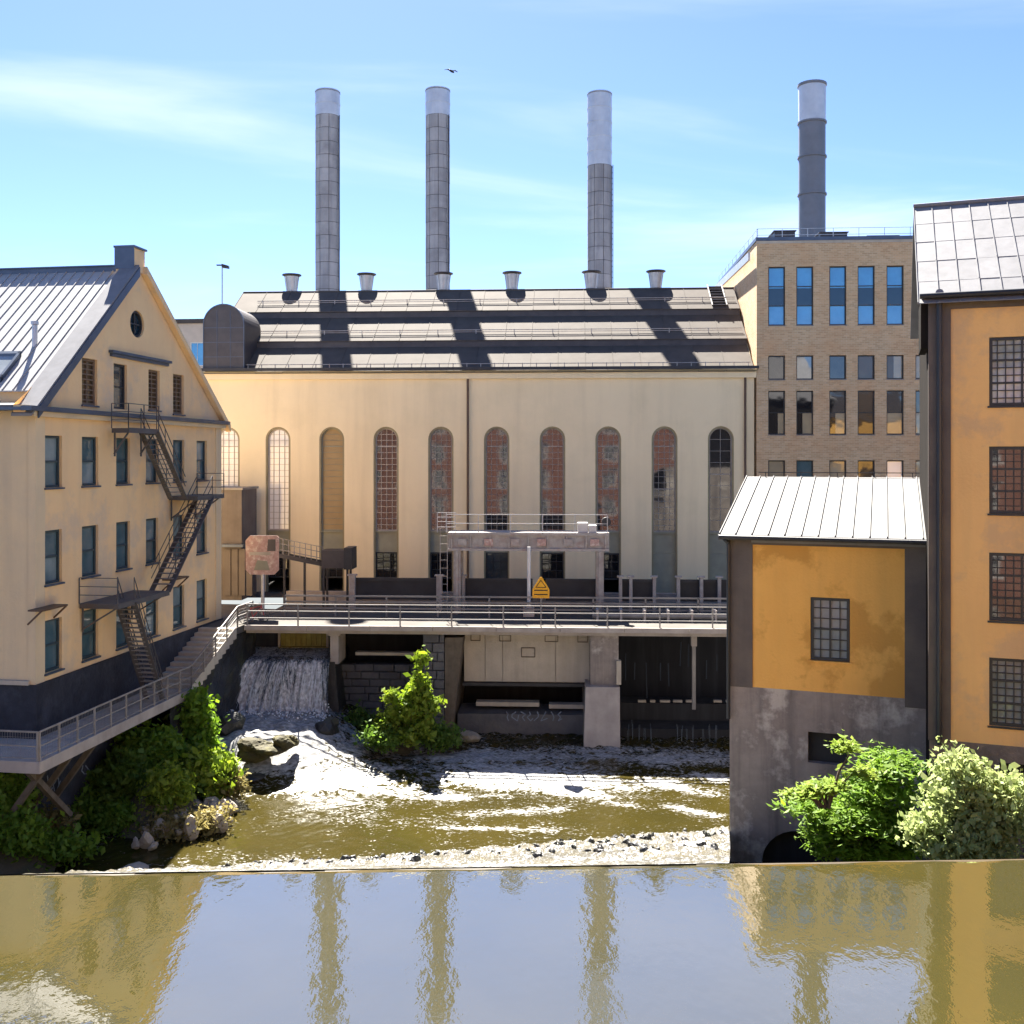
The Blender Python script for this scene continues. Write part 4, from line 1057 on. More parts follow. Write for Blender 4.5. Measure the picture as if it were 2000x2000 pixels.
# bicycle leaning by the left end
bp = FD.world(FD.u(497, .9), .9, 0)
bk = empty('bicycle', bp, R(35), 'red bicycle leaning at the left end of the bridge railing', 'bicycle')
for s in (-.52, .52):
    mb = MB()
    for k in range(20):
        t0, t1 = 2 * math.pi * k / 20, 2 * math.pi * (k + 1) / 20
        mb.bar((s + .33 * math.cos(t0), 0, .35 + .33 * math.sin(t0)), (s + .33 * math.cos(t1), 0, .35 + .33 * math.sin(t1)), .04)
    for k in range(8):
        t0 = math.pi * k / 8; mb.bar((s + .33 * math.cos(t0), 0, .35 + .33 * math.sin(t0)), (s - .33 * math.cos(t0), 0, .35 - .33 * math.sin(t0)), .008)
    mb.build('wheel', m_pipe, bk)
m_red = M('red_paint', (.35, .03, .03), rough=.4)
MB().bar((-.52, 0, .35), (-.1, 0, .32), .035).bar((-.1, 0, .32), (-.2, 0, .85), .035).bar((-.52, 0, .35), (-.18, 0, .8), .03).bar((-.1, 0, .32), (.38, 0, .8), .04).bar((-.18, 0, .78), (.38, 0, .85), .04).bar((.52, 0, .35), (.36, 0, .95), .035).build('frame', m_red, bk)
MB().box(-.32, -.06, -.07, .07, .88, .94).build('saddle', m_pipe, bk)
MB().bar((.35, -.28, .98), (.35, .28, .98), .03).bar((.36, 0, .93), (.35, 0, .99), .03).build('handlebar', m_galv, bk)

# ------------------------------------------------------------------ under the bridge: piers, walls, gates
FV = FD
def under(name, label, cat):
    return FV.root(name, label, cat)
def blocks(parent, x0, x1, v, z0, z1, bw, bh, mat, depth=.35, name='stone_block'):
    rows = max(1, round((z1 - z0) / bh)); h = (z1 - z0) / rows
    for q in range(rows):
        x = x0; first = True
        while x < x1 - .05:
            w = bw * random.uniform(.7, 1.3) * (.55 if first and q % 2 else 1); first = False
            xe = min(x1, x + w)
            if x1 - xe < .25: xe = x1
            d = random.uniform(-.035, .035); g = .018
            j = lambda: random.uniform(-.012, .012)
            mb = MB(); e = .03
            f = [(x + g + j(), v + d, z0 + q * h + g + j()), (xe - g + j(), v + d, z0 + q * h + g + j()), (xe - g + j(), v + d, z0 + (q + 1) * h - g + j()), (x + g + j(), v + d, z0 + (q + 1) * h - g + j())]
            cx = (x + xe) / 2; cz = z0 + (q + .5) * h
            fr = [(p[0] + (e if p[0] < cx else -e), p[1] - e, p[2] + (e if p[2] < cz else -e)) for p in f]
            bk_ = [(p[0], v + depth, p[2]) for p in f]
            i = len(mb.v); mb.v += fr + f + bk_
            mb.f += [(0, 1, 2, 3)] + [(a_, (a_ + 1) % 4, 4 + (a_ + 1) % 4, 4 + a_) for a_ in range(4)] + [(4 + a_, 4 + (a_ + 1) % 4, 8 + (a_ + 1) % 4, 8 + a_) for a_ in range(4)]
            mb.build(name, mat, parent)
            x = xe
wz = lambda px, py, v: FD.z(px, py, v)
# back wall of the whole dam, shade painted near-black
bw_ = under('dam_back_wall', 'wet back wall under the bridge with its shade painted black', 'wall')
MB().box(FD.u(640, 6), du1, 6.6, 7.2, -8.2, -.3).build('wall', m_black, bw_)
# masonry wall behind the bush
mw_ = under('masonry_wall', 'dark coursed stone wall left of the pointed shrub under the bridge', 'wall')
a, b = FD.u(652, 2.6), FD.u(835, 2.6); zt3 = wz(700, 1297, 2.6)
blocks(mw_, a, b, 2.6, -6.9, zt3, 1.0, .42, m_stone)
MB().box(a, b, 2.9, 3.6, -7.5, zt3 - .02).build('wall_core', m_wet, mw_)
a2, b2 = FD.u(695, 2.4), FD.u(812, 2.4); z2 = wz(700, 1279, 2.4)
MB().box(a2, b2, 2.3, 2.75, z2 + .0, z2 + .16).build('pale_plank', m_concl, mw_)
# end column
ec = under('concrete_column', 'square concrete column beside the mossy sluice gate', 'column')
MB().box(FD.u(645, .8), FD.u(661, .8), .8, 2.55, wz(650, 1297, .8), -.43).box(FD.u(645, .8) - .12, FD.u(661, .8) + .12, .72, 2.57, -.62, -.432).build('column', m_concp, ec)
# stone pier with raking right side
sp_ = under('stone_pier', 'dark stone block pier with raking side behind the pointed shrub', 'pier')
a, b = FD.u(826, .5), FD.u(868, .5)
blocks(sp_, a, b, .5, -6.6, -.44, .95, .46, m_stone)
MB().box(a + .02, b - .02, .8, 6.5, -7.2, -.66).build('pier_core', m_wet, sp_)
bt, bb = FD.u(905, .8), FD.u(868, .8)
MB().hexa([(b + .02, .55, -6.9), (b + .25, .7, -6.9), (b + .25, 6, -6.9), (b + .02, 6, -6.9)], [(b + .02, .55, -.64), (bt, .7, -.64), (bt, 6, -.64), (b + .02, 6, -.64)]).build('raking_side', m_wood, sp_)
# middle gate
mg = under('sluice_gate', 'pale panelled sluice gate in the middle bay under the bridge', 'gate')
a, b = FD.u(906, 2.0), FD.u(1152, 2.0); zt4, zb4_ = wz(1000, 1234, 2.0), wz(1000, 1331, 2.0)
edges = [a, a + (b - a) * .17, a + (b - a) * .31, a + (b - a) * .73, b]
for k in range(4): MB().box(edges[k] + .015, edges[k + 1] - .015, 2.0 + random.uniform(-.015, .015), 2.12, zb4_, zt4).build('plate', m_concl, mg)  # pale colour stands in for sunlight thrown up off the water
MB().box(a, b, 2.13, 2.3, zb4_ - .05, zt4).build('backing', m_concp, mg)
for (p0, p1, y0, y1) in ((919, 938, 1239, 1252), (975, 998, 1240, 1253), (1064, 1090, 1241, 1254), (1128, 1148, 1240, 1255), (1018, 1045, 1265, 1284)):
    x0_, x1_ = FD.u(p0, 1.9), FD.u(p1, 1.9); zc, zd = wz(p0, y1, 1.9), wz(p0, y0, 1.9)
    t = .035
    MB().box(x0_, x1_, 1.93, 1.975, zc, zc + t).box(x0_, x1_, 1.93, 1.975, zd - t, zd).box(x0_, x0_ + t, 1.93, 1.975, zc + t, zd - t).box(x1_ - t, x1_, 1.93, 1.975, zc + t, zd - t).build('hatch_frame', m_wood, mg)
MB().box(a - .05, b, 1.85, 2.4, zb4_ - .22, zb4_ - .052).build('bottom_seal', m_dsteel, mg)
# ledge with graffiti
lg = under('sill_ledge', 'low dark ledge with graffiti below the middle sluice gate', 'ledge')
lz0, lz1 = wz(1000, 1440, 1.4), wz(1000, 1384, 1.4)
MB().box(a - .3, b, 1.6, 4.0, lz0 - .6, lz1 - .35).build('ledge', m_stone, lg)
for (p0, p1, y) in ((930, 1053, 1374), (1072, 1142, 1379)):
    MB().box(FD.u(p0, 2.4), FD.u(p1, 2.4), 2.3, 2.9, wz(p0, y + 4, 2.4), wz(p0, y - 4, 2.4)).build('pale_beam', m_concl, lg)
def scribble(parent, fr, px0, px1, py0, py1, v, n, seed, name='graffiti_stroke'):
    rd = random.Random(seed)
    for k in range(n):
        cx = px0 + (px1 - px0) * (k + .5) / n; w = (px1 - px0) / n * .95
        pts = [(cx + rd.uniform(-.5, .5) * w, py0 + (py1 - py0) * t) for t in (0, .3, .6, 1)]
        if k % 2: pts += [(cx + w * .5, py0 + (py1 - py0) * rd.uniform(.2, .8))]
        mb = MB(); W = [(fr.u(p, v), v, fr.z(p, q, v)) for p, q in pts]
        for p, q in zip(W[:-1], W[1:]): mb.bar(p, q, .05, .012, up=(0, 1, 0))
        mb.build(name, m_graf, parent)
scribble(lg, FD, 985, 1098, 1390, 1408, 1.585, 8, 3)
# main pier
mp = under('concrete_pier', 'pale concrete pier standing in the water between the middle and right bays', 'pier')
MB().hexa([(FD.u(1138, -1.0), -1.0, -7.4), (FD.u(1212, -1.0), -1.0, -7.4), (FD.u(1212, -1.0), 6, -7.4), (FD.u(1138, -1.0), 6, -7.4)],
          [(FD.u(1144, -.1), .1, wz(1170, 1343, 0)), (FD.u(1211, -.1), .1, wz(1170, 1343, 0)), (FD.u(1211, -.1), 6, wz(1170, 1343, 0)), (FD.u(1144, -.1), 6, wz(1170, 1343, 0))]).build('pier_foot', m_concp, mp)
MB().box(FD.u(1153, .6), FD.u(1208, .6), .6, 6, wz(1170, 1343, 0) + .002, -.43).build('pier_shaft', m_conc, mp)
MB().box(FD.u(1204, .3), FD.u(1213, .3), .2, .58, wz(1170, 1336, .3), wz(1170, 1290, .3)).build('corner_strip', m_concl, mp)
# right bay
rb = under('right_bay_frame', 'thin grey upright post in the black right bay of the dam', 'post')
MB().box(FD.u(1352, 1.6), FD.u(1359, 1.6), 1.6, 1.85, wz(1355, 1386, 1.6), -.63).build('post', m_gsteel, rb)
MB().box(FD.u(1350, 1.6), FD.u(1361, 1.6), 1.55, 1.9, wz(1355, 1262, 1.6), -.632).build('post_head', m_concp, rb)
rl = under('timber_sill', 'broken pale water edge line across the black right bay', 'sill')
for p0, p1 in ((1246, 1262), (1270, 1280), (1289, 1309), (1315, 1333), (1340, 1354), (1394, 1410), (1418, 1426)):
    MB().box(FD.u(p0, 3), FD.u(p1, 3), 3.0, 3.2, wz(p0, 1372, 3), wz(p0, 1368, 3)).build('sill_piece', m_concl, rl)
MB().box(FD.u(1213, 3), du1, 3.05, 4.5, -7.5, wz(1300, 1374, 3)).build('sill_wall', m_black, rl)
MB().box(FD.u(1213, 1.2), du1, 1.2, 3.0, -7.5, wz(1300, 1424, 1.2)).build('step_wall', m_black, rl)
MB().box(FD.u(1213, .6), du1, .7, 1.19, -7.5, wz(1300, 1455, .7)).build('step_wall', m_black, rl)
# mossy timber gate above the waterfall
tg = under('timber_gate', 'mossy yellow green plank gate above the waterfall', 'gate')
a, b = FD.u(548, 3.4), FD.u(638, 3.4); zt5, zb5 = wz(590, 1224, 3.4), wz(590, 1262, 3.4)
n = 9
for k in range(n):
    x = a + (b - a) * k / n; MB().box(x + .01, x + (b - a) / n - .01, 3.4 + random.uniform(-.02, .02), 3.5, zb5, zt5).build('plank', m_mosswood, tg)
for (x, w) in ((a - .12, .12), (b, .12)): MB().box(x, x + w, 3.3, 3.6, zb5 - .3, zt5 + .1).build('gate_post', m_concl, tg)
MB().box(a - .1, b + .1, 3.28, 3.52, zb5 - .35, zb5 - .02).build('gate_sill', M('mossy_pale', (.42, .36, .12), (.3, .26, .09), ns=3), tg)
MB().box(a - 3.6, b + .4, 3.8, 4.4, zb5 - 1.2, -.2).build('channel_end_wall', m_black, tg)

# ------------------------------------------------------------------ riverside walkway and stairs along the mill
wk = FL.root('riverside_walkway', 'narrow railed concrete walkway with stairs along the dark base of the peach mill', 'walkway')
vW = -2.0
uc = FL.u(75, vW); uS0 = FL.u(372, vW); uS1 = FL.u(462, vW); uEnd = FL.u(492, vW); zUp = 1.98
MB().box(uc, uS0, vW, -.125, -.28, 0.0).build('slab', m_concp, wk)
MB().box(uc, -.13, -.124, 15, -.28, -.004).build('slab', m_concp, wk)
MB().box(uc, uS0, vW - .12, vW - .002, -.36, .05).build('kerb', m_concp, wk)
MB().box(uc - .12, uc - .002, vW - .12, 15, -.36, .05).build('kerb', m_concp, wk)
ns = 12
for k in range(ns):
    x0 = uS0 + (uS1 - uS0) * k / ns; x1 = uS0 + (uS1 - uS0) * (k + 1) / ns
    MB().box(x0, x1, vW, -.125, zUp * k / ns - .4, zUp * (k + 1) / ns).build('step', m_concl, wk)
MB().box(uS1, uEnd + 4.5, vW - .0, -.05, zUp - .35, zUp + .0).build('landing', m_pave, wk)
MB().box(uEnd, uEnd + 6, -.051, 2.5, zUp - .36, zUp - .004).build('landing', m_pave, wk)
def mesh_rail(p, q, n, h=1.05):
    p, q = Vector(p), Vector(q)
    mb = MB()
    for hz, r_ in ((h, .055), (.55, .04), (.12, .03)): mb.bar(p + Vector((0, 0, hz)), q + Vector((0, 0, hz)), r_)
    ro = mb.build('railing', m_rail, wk)
    for k in range(n + 1):
        c = p.lerp(q, k / n); o = MB().box(-.03, .03, -.03, .03, 0, h + .02).build('post', m_rail, ro); o.location = c
    mb = MB(); L_ = (q - p).length; m = int(L_ / .10)
    for k in range(m):
        c = p.lerp(q, (k + .5) / m); mb.bar(c + Vector((0, 0, .12)), c + Vector((0, 0, h)), .007)
    for hz in (.26, .4, .7, .85): mb.bar(p + Vector((0, 0, hz)), q + Vector((0, 0, hz)), .008)
    tag(mb.build('wire_mesh', m_gsteel, ro), kind='stuff')
mesh_rail((uc, vW - .05, .03), (uS0, vW - .05, .03), 10)
mesh_rail((uS0, vW - .05, .03), (uS1, vW - .05, zUp + .03), 4)
mesh_rail((uS1, vW - .05, zUp + .03), (uEnd, vW - .05, zUp + .03), 1)
mesh_rail((uc - .05, vW, .03), (uc - .05, 12, .03), 9)
for k, x in enumerate((uc + .6, uc + 2.2, uc + 3.8)):
    MB().bar((x, vW + .1, -.3), (x, -.15, -2.6), .2).build('strut', m_wood, wk)
for y in (-1.5, .6, 2.4): MB().bar((uc + .1, y, -.3), (-.15, y, -2.8), .2).build('strut', m_wood, wk)
# stone mass below the stairs
mb = MB(); nx, nz = 14, 9
for i in range(nx + 1):
    for j in range(nz + 1):
        x = uS0 - 1.8 + (uEnd + .8 - uS0 + 1.8) * i / nx
        top = -.3 if x < uS0 else min(zUp, (x - uS0) / (uS1 - uS0) * zUp) - .42
        z = -4.6 + (top + 4.6) * j / nz
        bulge = (.9 - .75 * min(1, max(0, (x - uS0) / (uS1 - uS0)))) * (1 - j / nz) ** 1.2
        mb.v.append((x, vW + .05 - bulge + random.uniform(-.16, .16) * (j < nz), z))
for i in range(nx):
    for j in range(nz):
        q = i * (nz + 1) + j; mb.f.append((q, q + nz + 1, q + nz + 2, q + 1))
o = mb.build('rock_footing', m_wet, wk, recalc=False)
scribble(wk, FL, 88, 118, 1515, 1545, -.135, 4, 5)
scribble(wk, FL, 158, 175, 1495, 1512, -.135, 2, 9)
# ------------------------------------------------------------------ water materials
def water_mat(name, deep, deep2, foam=False, rough=.05, bump=.35, scale=(1.2, 3.0, 1), coat=0.0, ior=1.33, fine=9.0, foamcol=(.86, .86, .84), fs=(1, 1.6, 1)):
    m = bpy.data.materials.new(name); m.use_nodes = True
    N = m.node_tree.nodes; L = m.node_tree.links; P = N['Principled BSDF']
    P.inputs['IOR'].default_value = ior
    geo = N.new('ShaderNodeNewGeometry')
    def noise(sc_, vscale=(1, 1, 1), detail=4, rg=.55, dist=0.0):
        mp = N.new('ShaderNodeMapping'); mp.inputs['Scale'].default_value = vscale; L.new(geo.outputs['Position'], mp.inputs[0])
        n = N.new('ShaderNodeTexNoise'); n.inputs['Scale'].default_value = sc_; n.inputs['Detail'].default_value = detail
        n.inputs['Roughness'].default_value = rg; n.inputs['Distortion'].default_value = dist
        L.new(mp.outputs[0], n.inputs['Vector']); return n.outputs['Fac']
    def mr(s, a, b, c=0.0, d=1.0, smooth=False):
        n = N.new('ShaderNodeMapRange'); n.inputs[1].default_value = a; n.inputs[2].default_value = b; n.inputs[3].default_value = c; n.inputs[4].default_value = d
        if smooth: n.interpolation_type = 'SMOOTHSTEP'
        L.new(s, n.inputs[0]); return n.outputs[0]
    def mth(op, a, b):
        n = N.new('ShaderNodeMath'); n.operation = op
        for i, s in enumerate((a, b)):
            if isinstance(s, (int, float)): n.inputs[i].default_value = s
            else: L.new(s, n.inputs[i])
        return n.outputs[0]
    def mix(f, a, b):
        n = N.new('ShaderNodeMix'); n.data_type = 'RGBA'
        for s, i in ((f, 0), (a, 6), (b, 7)):
            if isinstance(s, (int, float)): n.inputs[i].default_value = s
            elif isinstance(s, tuple): n.inputs[i].default_value = (*s, 1)
            else: L.new(s, n.inputs[i])
        return n.outputs[2]
    col = mix(mr(noise(.35, (1, 1, 1), 5), .35, .65), deep, deep2)
    hgt = mth('ADD', noise(1.0, scale, 5), mth('MULTIPLY', noise(fine, scale, 3), .22))
    if foam:
        at_ = N.new('ShaderNodeAttribute'); at_.attribute_name = 'foam'
        wv = noise(.45, (1, 1.3, 1), 3, .5, 0.0)
        def ridge(sc_, k, dist):
            return mth('SUBTRACT', 1.0, mth('MULTIPLY', mth('ABSOLUTE', mth('SUBTRACT', noise(sc_, fs, 6, .6, dist), .5), 0.0), k))
        lace = mth('ADD', mth('MULTIPLY', ridge(.75, 7.0, 2.2), .45), mth('MULTIPLY', ridge(2.6, 6.0, 1.4), .30))
        brk = mth('ADD', mth('MULTIPLY', noise(6.0, fs, 6, .65, .4), .9), mth('MULTIPLY', wv, .5))
        fn = mth('ADD', mth('MULTIPLY', lace, .55), brk)
        f = mr(mth('ADD', at_.outputs['Fac'], mth('MULTIPLY', mth('SUBTRACT', fn, .90), 2.4)), .42, 1.05, smooth=True)
        col = mix(f, col, mix(mr(noise(5.0, (1, 1.5, 1), 5), .3, .6), foamcol, tuple(c * .45 for c in foamcol)))
        L.new(mr(f, 0, 1, rough, .85), P.inputs['Roughness']); L.new(mr(f, 0, 1, .5, .03), P.inputs['Specular IOR Level'])
        hgt = mth('ADD', hgt, mth('MULTIPLY', mth('ADD', f, noise(8.0, (1, 1.3, 1), 5, .65)), .35))
    else: P.inputs['Roughness'].default_value = rough
    L.new(col, P.inputs['Base Color'])
    if coat:
        P.inputs['Coat Weight'].default_value = coat; P.inputs['Coat IOR'].default_value = 1.9; P.inputs['Coat Roughness'].default_value = .02
    b = N.new('ShaderNodeBump'); b.inputs['Strength'].default_value = bump; b.inputs['Distance'].default_value = .12
    L.new(hgt, b.inputs['Height']); L.new(b.outputs[0], P.inputs['Normal'])
    if coat: L.new(b.outputs[0], P.inputs['Coat Normal'])
    return m
m_still = water_mat('still_water', (.047, .040, .0100), (.040, .035, .0095), rough=.03, bump=.05, scale=(1.5, .9, 1), ior=2.9, fine=4.0, coat=1.0)
m_rapid = water_mat('rapid_water', (.034, .027, .006), (.026, .0215, .0055), foam=True, rough=.10, bump=.16, scale=(.7, 1.8, 1), ior=1.33, foamcol=(.46, .46, .455))
m_apron = water_mat('weir_foam', (.10, .085, .05), (.06, .055, .04), foam=True, rough=.3, bump=1.0, scale=(3.0, 1.6, 1), foamcol=(.55, .55, .55), fs=(2.2, .9, 1))

# ------------------------------------------------------------------ foreground water held by the weir
WL = 7.20
yc = lambda X: 21.93 + .0396 * X
nx = 240
mb = MB()
for i in range(nx + 1):
    X = -48 + 96 * i / nx
    w_ = .03 * math.sin(X * 1.7) + .02 * math.sin(X * 4.1 + 1)
    mb.v += [(X, -3.6, WL), (X, yc(X) - .12, WL), (X, yc(X) + .02 + w_, WL - .012), (X, yc(X) + .12 + w_, WL - .05), (X, yc(X) + .2 + w_, WL - .16)]
for i in range(nx):
    for j in range(4): mb.f.append((5 * i + j, 5 * i + 5 + j, 5 * i + 6 + j, 5 * i + 1 + j))
tag(mb.build('upper_water', m_still, recalc=False), kind='structure')
sill = empty('weir_sill', (0, yc(0), WL), math.atan(.0396), 'long brown timber edged weir crest across the river', 'weir')
ml = 4.0
for k in range(24):
    o = MB().box(.003, ml - .003, -.10, .15, -.5, -.045).build('sill_beam', M('wet_timber', (.06, .04, .018), (.035, .025, .012), ns=2, rough=.4), sill)
    o.location = (-48 + k * ml, random.uniform(-.015, .015), random.uniform(-.012, .012))
MB().box(-48, 48, -.2, .2, -8, -.52).build('weir_wall', m_wet, sill)

# ------------------------------------------------------------------ weir apron with white water running down it
def right_edge(Y): return 4.72 + (9.0 - 4.72) * (Y - 22.1) / (42.0 - 22.1)
def toe(X):
    if X < -12.0: return 37.0
    return 37.0 + (41.9 - 37.0) * min(1, (X + 12) / 20.5)
nx, ny = 150, 110
V = np.zeros(((nx + 1) * (ny + 1), 3)); foamv = np.zeros(len(V))
k = 0
for i in range(nx + 1):
    for j in range(ny + 1):
        s = j / ny
        Y0 = 22.2 + (40 - 22.2) * s
        Xr = right_edge(22.1 + 19.8 * s)
        X = -30 + (Xr + 30) * (i / nx)
        y0 = yc(X) + .2; Y = y0 + (toe(X) + .6 - y0) * s
        steep = max(0, min(1, (-11.5 - X) / 2.0))
        z = WL - .02 + (POOL - .35 - WL) * s - steep * .9 * math.sin(math.pi * min(1, s * 1.0))
        V[k] = (X, Y - .06, z); k += 1
X, Y = V[:, 0], V[:, 1]
V[:, 2] += (.10 * np.sin(X * 3.1 + 1.3 * np.sin(Y * 2.0)) * np.sin(Y * 2.6 + X) + .07 * np.sin(X * 7.3 + Y * 5.1) + rng.normal(0, .02, len(V))) * np.clip((Y - 23) / 4, 0, 1)
foamv[:] = np.clip(.50 - .7 * np.clip((-10 - X) / 3.0, 0, 1), 0.1, 2)
F = [(i * (ny + 1) + j, (i + 1) * (ny + 1) + j, (i + 1) * (ny + 1) + j + 1, i * (ny + 1) + j + 1) for i in range(nx) for j in range(ny)]
def np_mesh(name, V, F, mat, foam=None, smooth=True):
    me = bpy.data.meshes.new(name); me.from_pydata([tuple(v) for v in V], [], F); me.materials.append(mat)
    if foam is not None:
        a = me.attributes.new('foam', 'FLOAT', 'POINT'); a.data.foreach_set('value', np.asarray(foam, dtype=np.float32))
    if smooth: me.polygons.foreach_set('use_smooth', np.ones(len(F), dtype=bool))
    return me
tag(link_mesh('weir_apron_water', np_mesh('weir_apron_water', V, F, m_apron, foamv)), kind='structure')
# ------------------------------------------------------------------ lower pool with rapids
def sstep(a, b, x): t = np.clip((x - a) / (b - a), 0, 1); return t * t * (3 - 2 * t)
x0, x1, y0, y1 = -26.0, 14.0, 33.0, 59.5
nx, ny = 330, 240
gx, gy = np.meshgrid(np.linspace(x0, x1, nx + 1), np.linspace(y0, y1, ny + 1), indexing='ij')
X, Y = gx.ravel(), gy.ravel()
lipL, lipR = -15.2, -8.2
casc = sstep(44.6, 51.0, Y) * (1 - sstep(-10.4, -5.4, X)) * 1.6
Z = POOL + casc + .4 * sstep(45.5, 49.5, Y)
amp = .010 + .022 * np.clip(casc / 2, 0, 1) + .05 * sstep(47, 52, Y)
nz_ = np.sin(X * 2.3 + 1.7 * np.sin(Y * 1.1 + X * .5)) * np.sin(Y * 3.1 + 1.2 * np.sin(X * 1.4)) + .6 * np.sin(X * 5.1 + Y * 4.3 + 2 * np.sin(Y * 2.2)) + .5 * np.sin(X * 8.7 - Y * 9.1 + np.sin(X * 3))
Z += amp * nz_ + .035 * np.clip(casc, 0, 1) * np.sin(X * 6.3 + np.sin(Y * .9) * 2) * np.sin(Y * 1.3 + X * .7)
fo = np.zeros(len(X))
def blob(px, py, rx, ry, s, ang=0.0, zz=POOL):
    """foam patch centred where the ray of a photo point meets the pool surface"""
    Yc = (CAMZ - zz) * FOC / (py - HOR); Xc = (px - 1000) / FOC * Yc
    dx, dy = X - Xc, Y - Yc; c, d = math.cos(ang), math.sin(ang)
    ex, ey = dx * c + dy * d, -dx * d + dy * c
    np.maximum(fo, s * np.exp(-(ex / (rx * 1.2)) ** 2 - (ey / (ry * 1.2)) ** 2), out=fo)
blob(500, 1420, 3.4, 3.2, 1.35, zz=2.6); blob(560, 1460, 3.8, 2.4, 1.2, zz=2.0); blob(470, 1480, 2.6, 1.8, 1.1, zz=1.6)
blob(600, 1500, 3.2, 1.1, 1.02); blob(520, 1525, 3.0, .9, 1.0); blob(680, 1480, 2.0, 1.2, .9); blob(690, 1530, 2.2, .7, .72)
blob(1000, 1478, 7.5, 1.1, 1.0, zz=1.35); blob(1320, 1482, 4.5, 1.0, .95, zz=1.35); blob(1000, 1510, 3.6, 1.2, 1.15, zz=1.3); blob(1120, 1520, 2.2, .9, 1.05, zz=1.3); blob(920, 1500, 2.2, .9, .9, zz=1.3); blob(760, 1500, 2.4, .7, .7, zz=1.3)
blob(1100, 1545, 2.2, .55, .88, -.35); blob(1210, 1570, 1.2, .4, .8, -.5); blob(1300, 1535, 2.2, .45, .82, -.5); blob(1390, 1525, 1.2, .4, .85, -.3)
blob(1360, 1585, 1.4, .3, .62, -.5); blob(940, 1618, 2.2, .18, .74, -.06); blob(860, 1555, 2.2, .5, .76); blob(780, 1545, 2.0, .7, .66)
blob(690, 1570, 2.5, .8, .5); blob(1180, 1480, 3, .6, .95); blob(620, 1560, 1.5, .6, .55); blob(1000, 1585, 2.4, .35, .55, .15)
fo = np.maximum(fo, .14 * sstep(42, 50, Y))
mask = np.ones(len(X), bool)
F = [(i * (ny + 1) + j, (i + 1) * (ny + 1) + j, (i + 1) * (ny + 1) + j + 1, i * (ny + 1) + j + 1) for i in range(nx) for j in range(ny)]
tag(link_mesh('lower_pool_water', np_mesh('lower_pool_water', np.stack([X, Y, Z], 1), F, m_rapid, fo)), kind='structure')

# ------------------------------------------------------------------ waterfall
def water_fall():
    m = water_mat('falling_water', (.10, .12, .14), (.06, .08, .10), foam=True, rough=.2, bump=.8, scale=(6, 6, .5), foamcol=(.90, .92, .94), fs=(3.2, 1.2, .35))
    nx, ny = 120, 60
    V = []; fo_ = []
    for i in range(nx + 1):
        for j in range(ny + 1):
            a = i / nx; s = j / ny
            Xt = -14.9 + 5.4 * a; Xb = -16.2 + 6.8 * a
            if s < .28:
                t = s / .28; y = 56.6 - (56.6 - 53.55) * t; z = 5.52 - .1 * t; x = Xt
            else:
                t = (s - .28) / .72; y = 53.55 - .95 * t ** .55 - .25 * t; z = 5.42 - 2.65 * t ** 1.35; x = Xt + (Xb - Xt) * t
            f = .10 * math.sin(a * 47 + 2 * math.sin(a * 13)) + .06 * math.sin(a * 111) + random.uniform(-.03, .03)
            f2 = math.sin(a * 9.0 + .8) * .5 + math.sin(a * 23 + 1.0) * .35 + math.sin(a * 61) * .3
            y += f * (s > .28) * (1.2)
            z += .02 * f
            V.append((x, y, z))
            base = .66 if s < .28 else .72 + .25 * s
            if .2 < s < .34: base -= .25
            edge = min(a, 1 - a) * 8
            fo_.append(base + .22 * f2 - (.5 if edge < .5 else 0) + (.2 if s > .85 else 0))
    F = [(i * (ny + 1) + j, (i + 1) * (ny + 1) + j, (i + 1) * (ny + 1) + j + 1, i * (ny + 1) + j + 1) for i in range(nx) for j in range(ny)]
    tag(link_mesh('waterfall_water', np_mesh('waterfall_water', V, F, m, fo_)), kind='structure')
    # loose strands and droplets in front of the sheet
    mb = MB()
    for k in range(150):
        a = random.random(); t0 = random.uniform(0, .7); t1 = min(1, t0 + random.uniform(.1, .4))
        pts = []
        off = random.uniform(.02, .22); w = random.uniform(.006, .018)
        for t in (t0, (t0 + t1) / 2, t1):
            Xt = -14.9 + 5.4 * a; Xb = -16.2 + 6.8 * a
            pts.append(Vector((Xt + (Xb - Xt) * t + random.uniform(-.02, .02), 53.45 - .95 * t ** .55 - .25 * t - off, 5.42 - 2.65 * t ** 1.35)))
        for p, q in zip(pts[:-1], pts[1:]): mb.bar(p, q, w)
    for k in range(1500):
        a = random.random(); x = -15.8 + 6.6 * a; y = 52.0 - abs(random.gauss(0, 1.0)); z = 2.7 + abs(random.gauss(0, .32)) - (52 - y) * .28
        r = random.uniform(.012, .04); mb.box(x - r, x + r, y - r, y + r, z - r, z + r)
    tag(mb.build('spray', M('spray_water', (.80, .84, .88), rough=.4)), 'white spray and strands at the waterfall', 'spray', kind='stuff')
    rk_ = MB()
    rk_.hexa([(-16.2, 52.9, -1), (-8.6, 52.9, -1), (-8.9, 58, -1), (-15, 58, -1)], [(-15.0, 53.75, 5.25), (-9.3, 53.75, 5.25), (-9.3, 58, 5.3), (-14.8, 58, 5.3)])
    tag(rk_.build('rock_ledge', m_wet), 'dark wet rock ledge behind the falling water', 'rock')
water_fall()
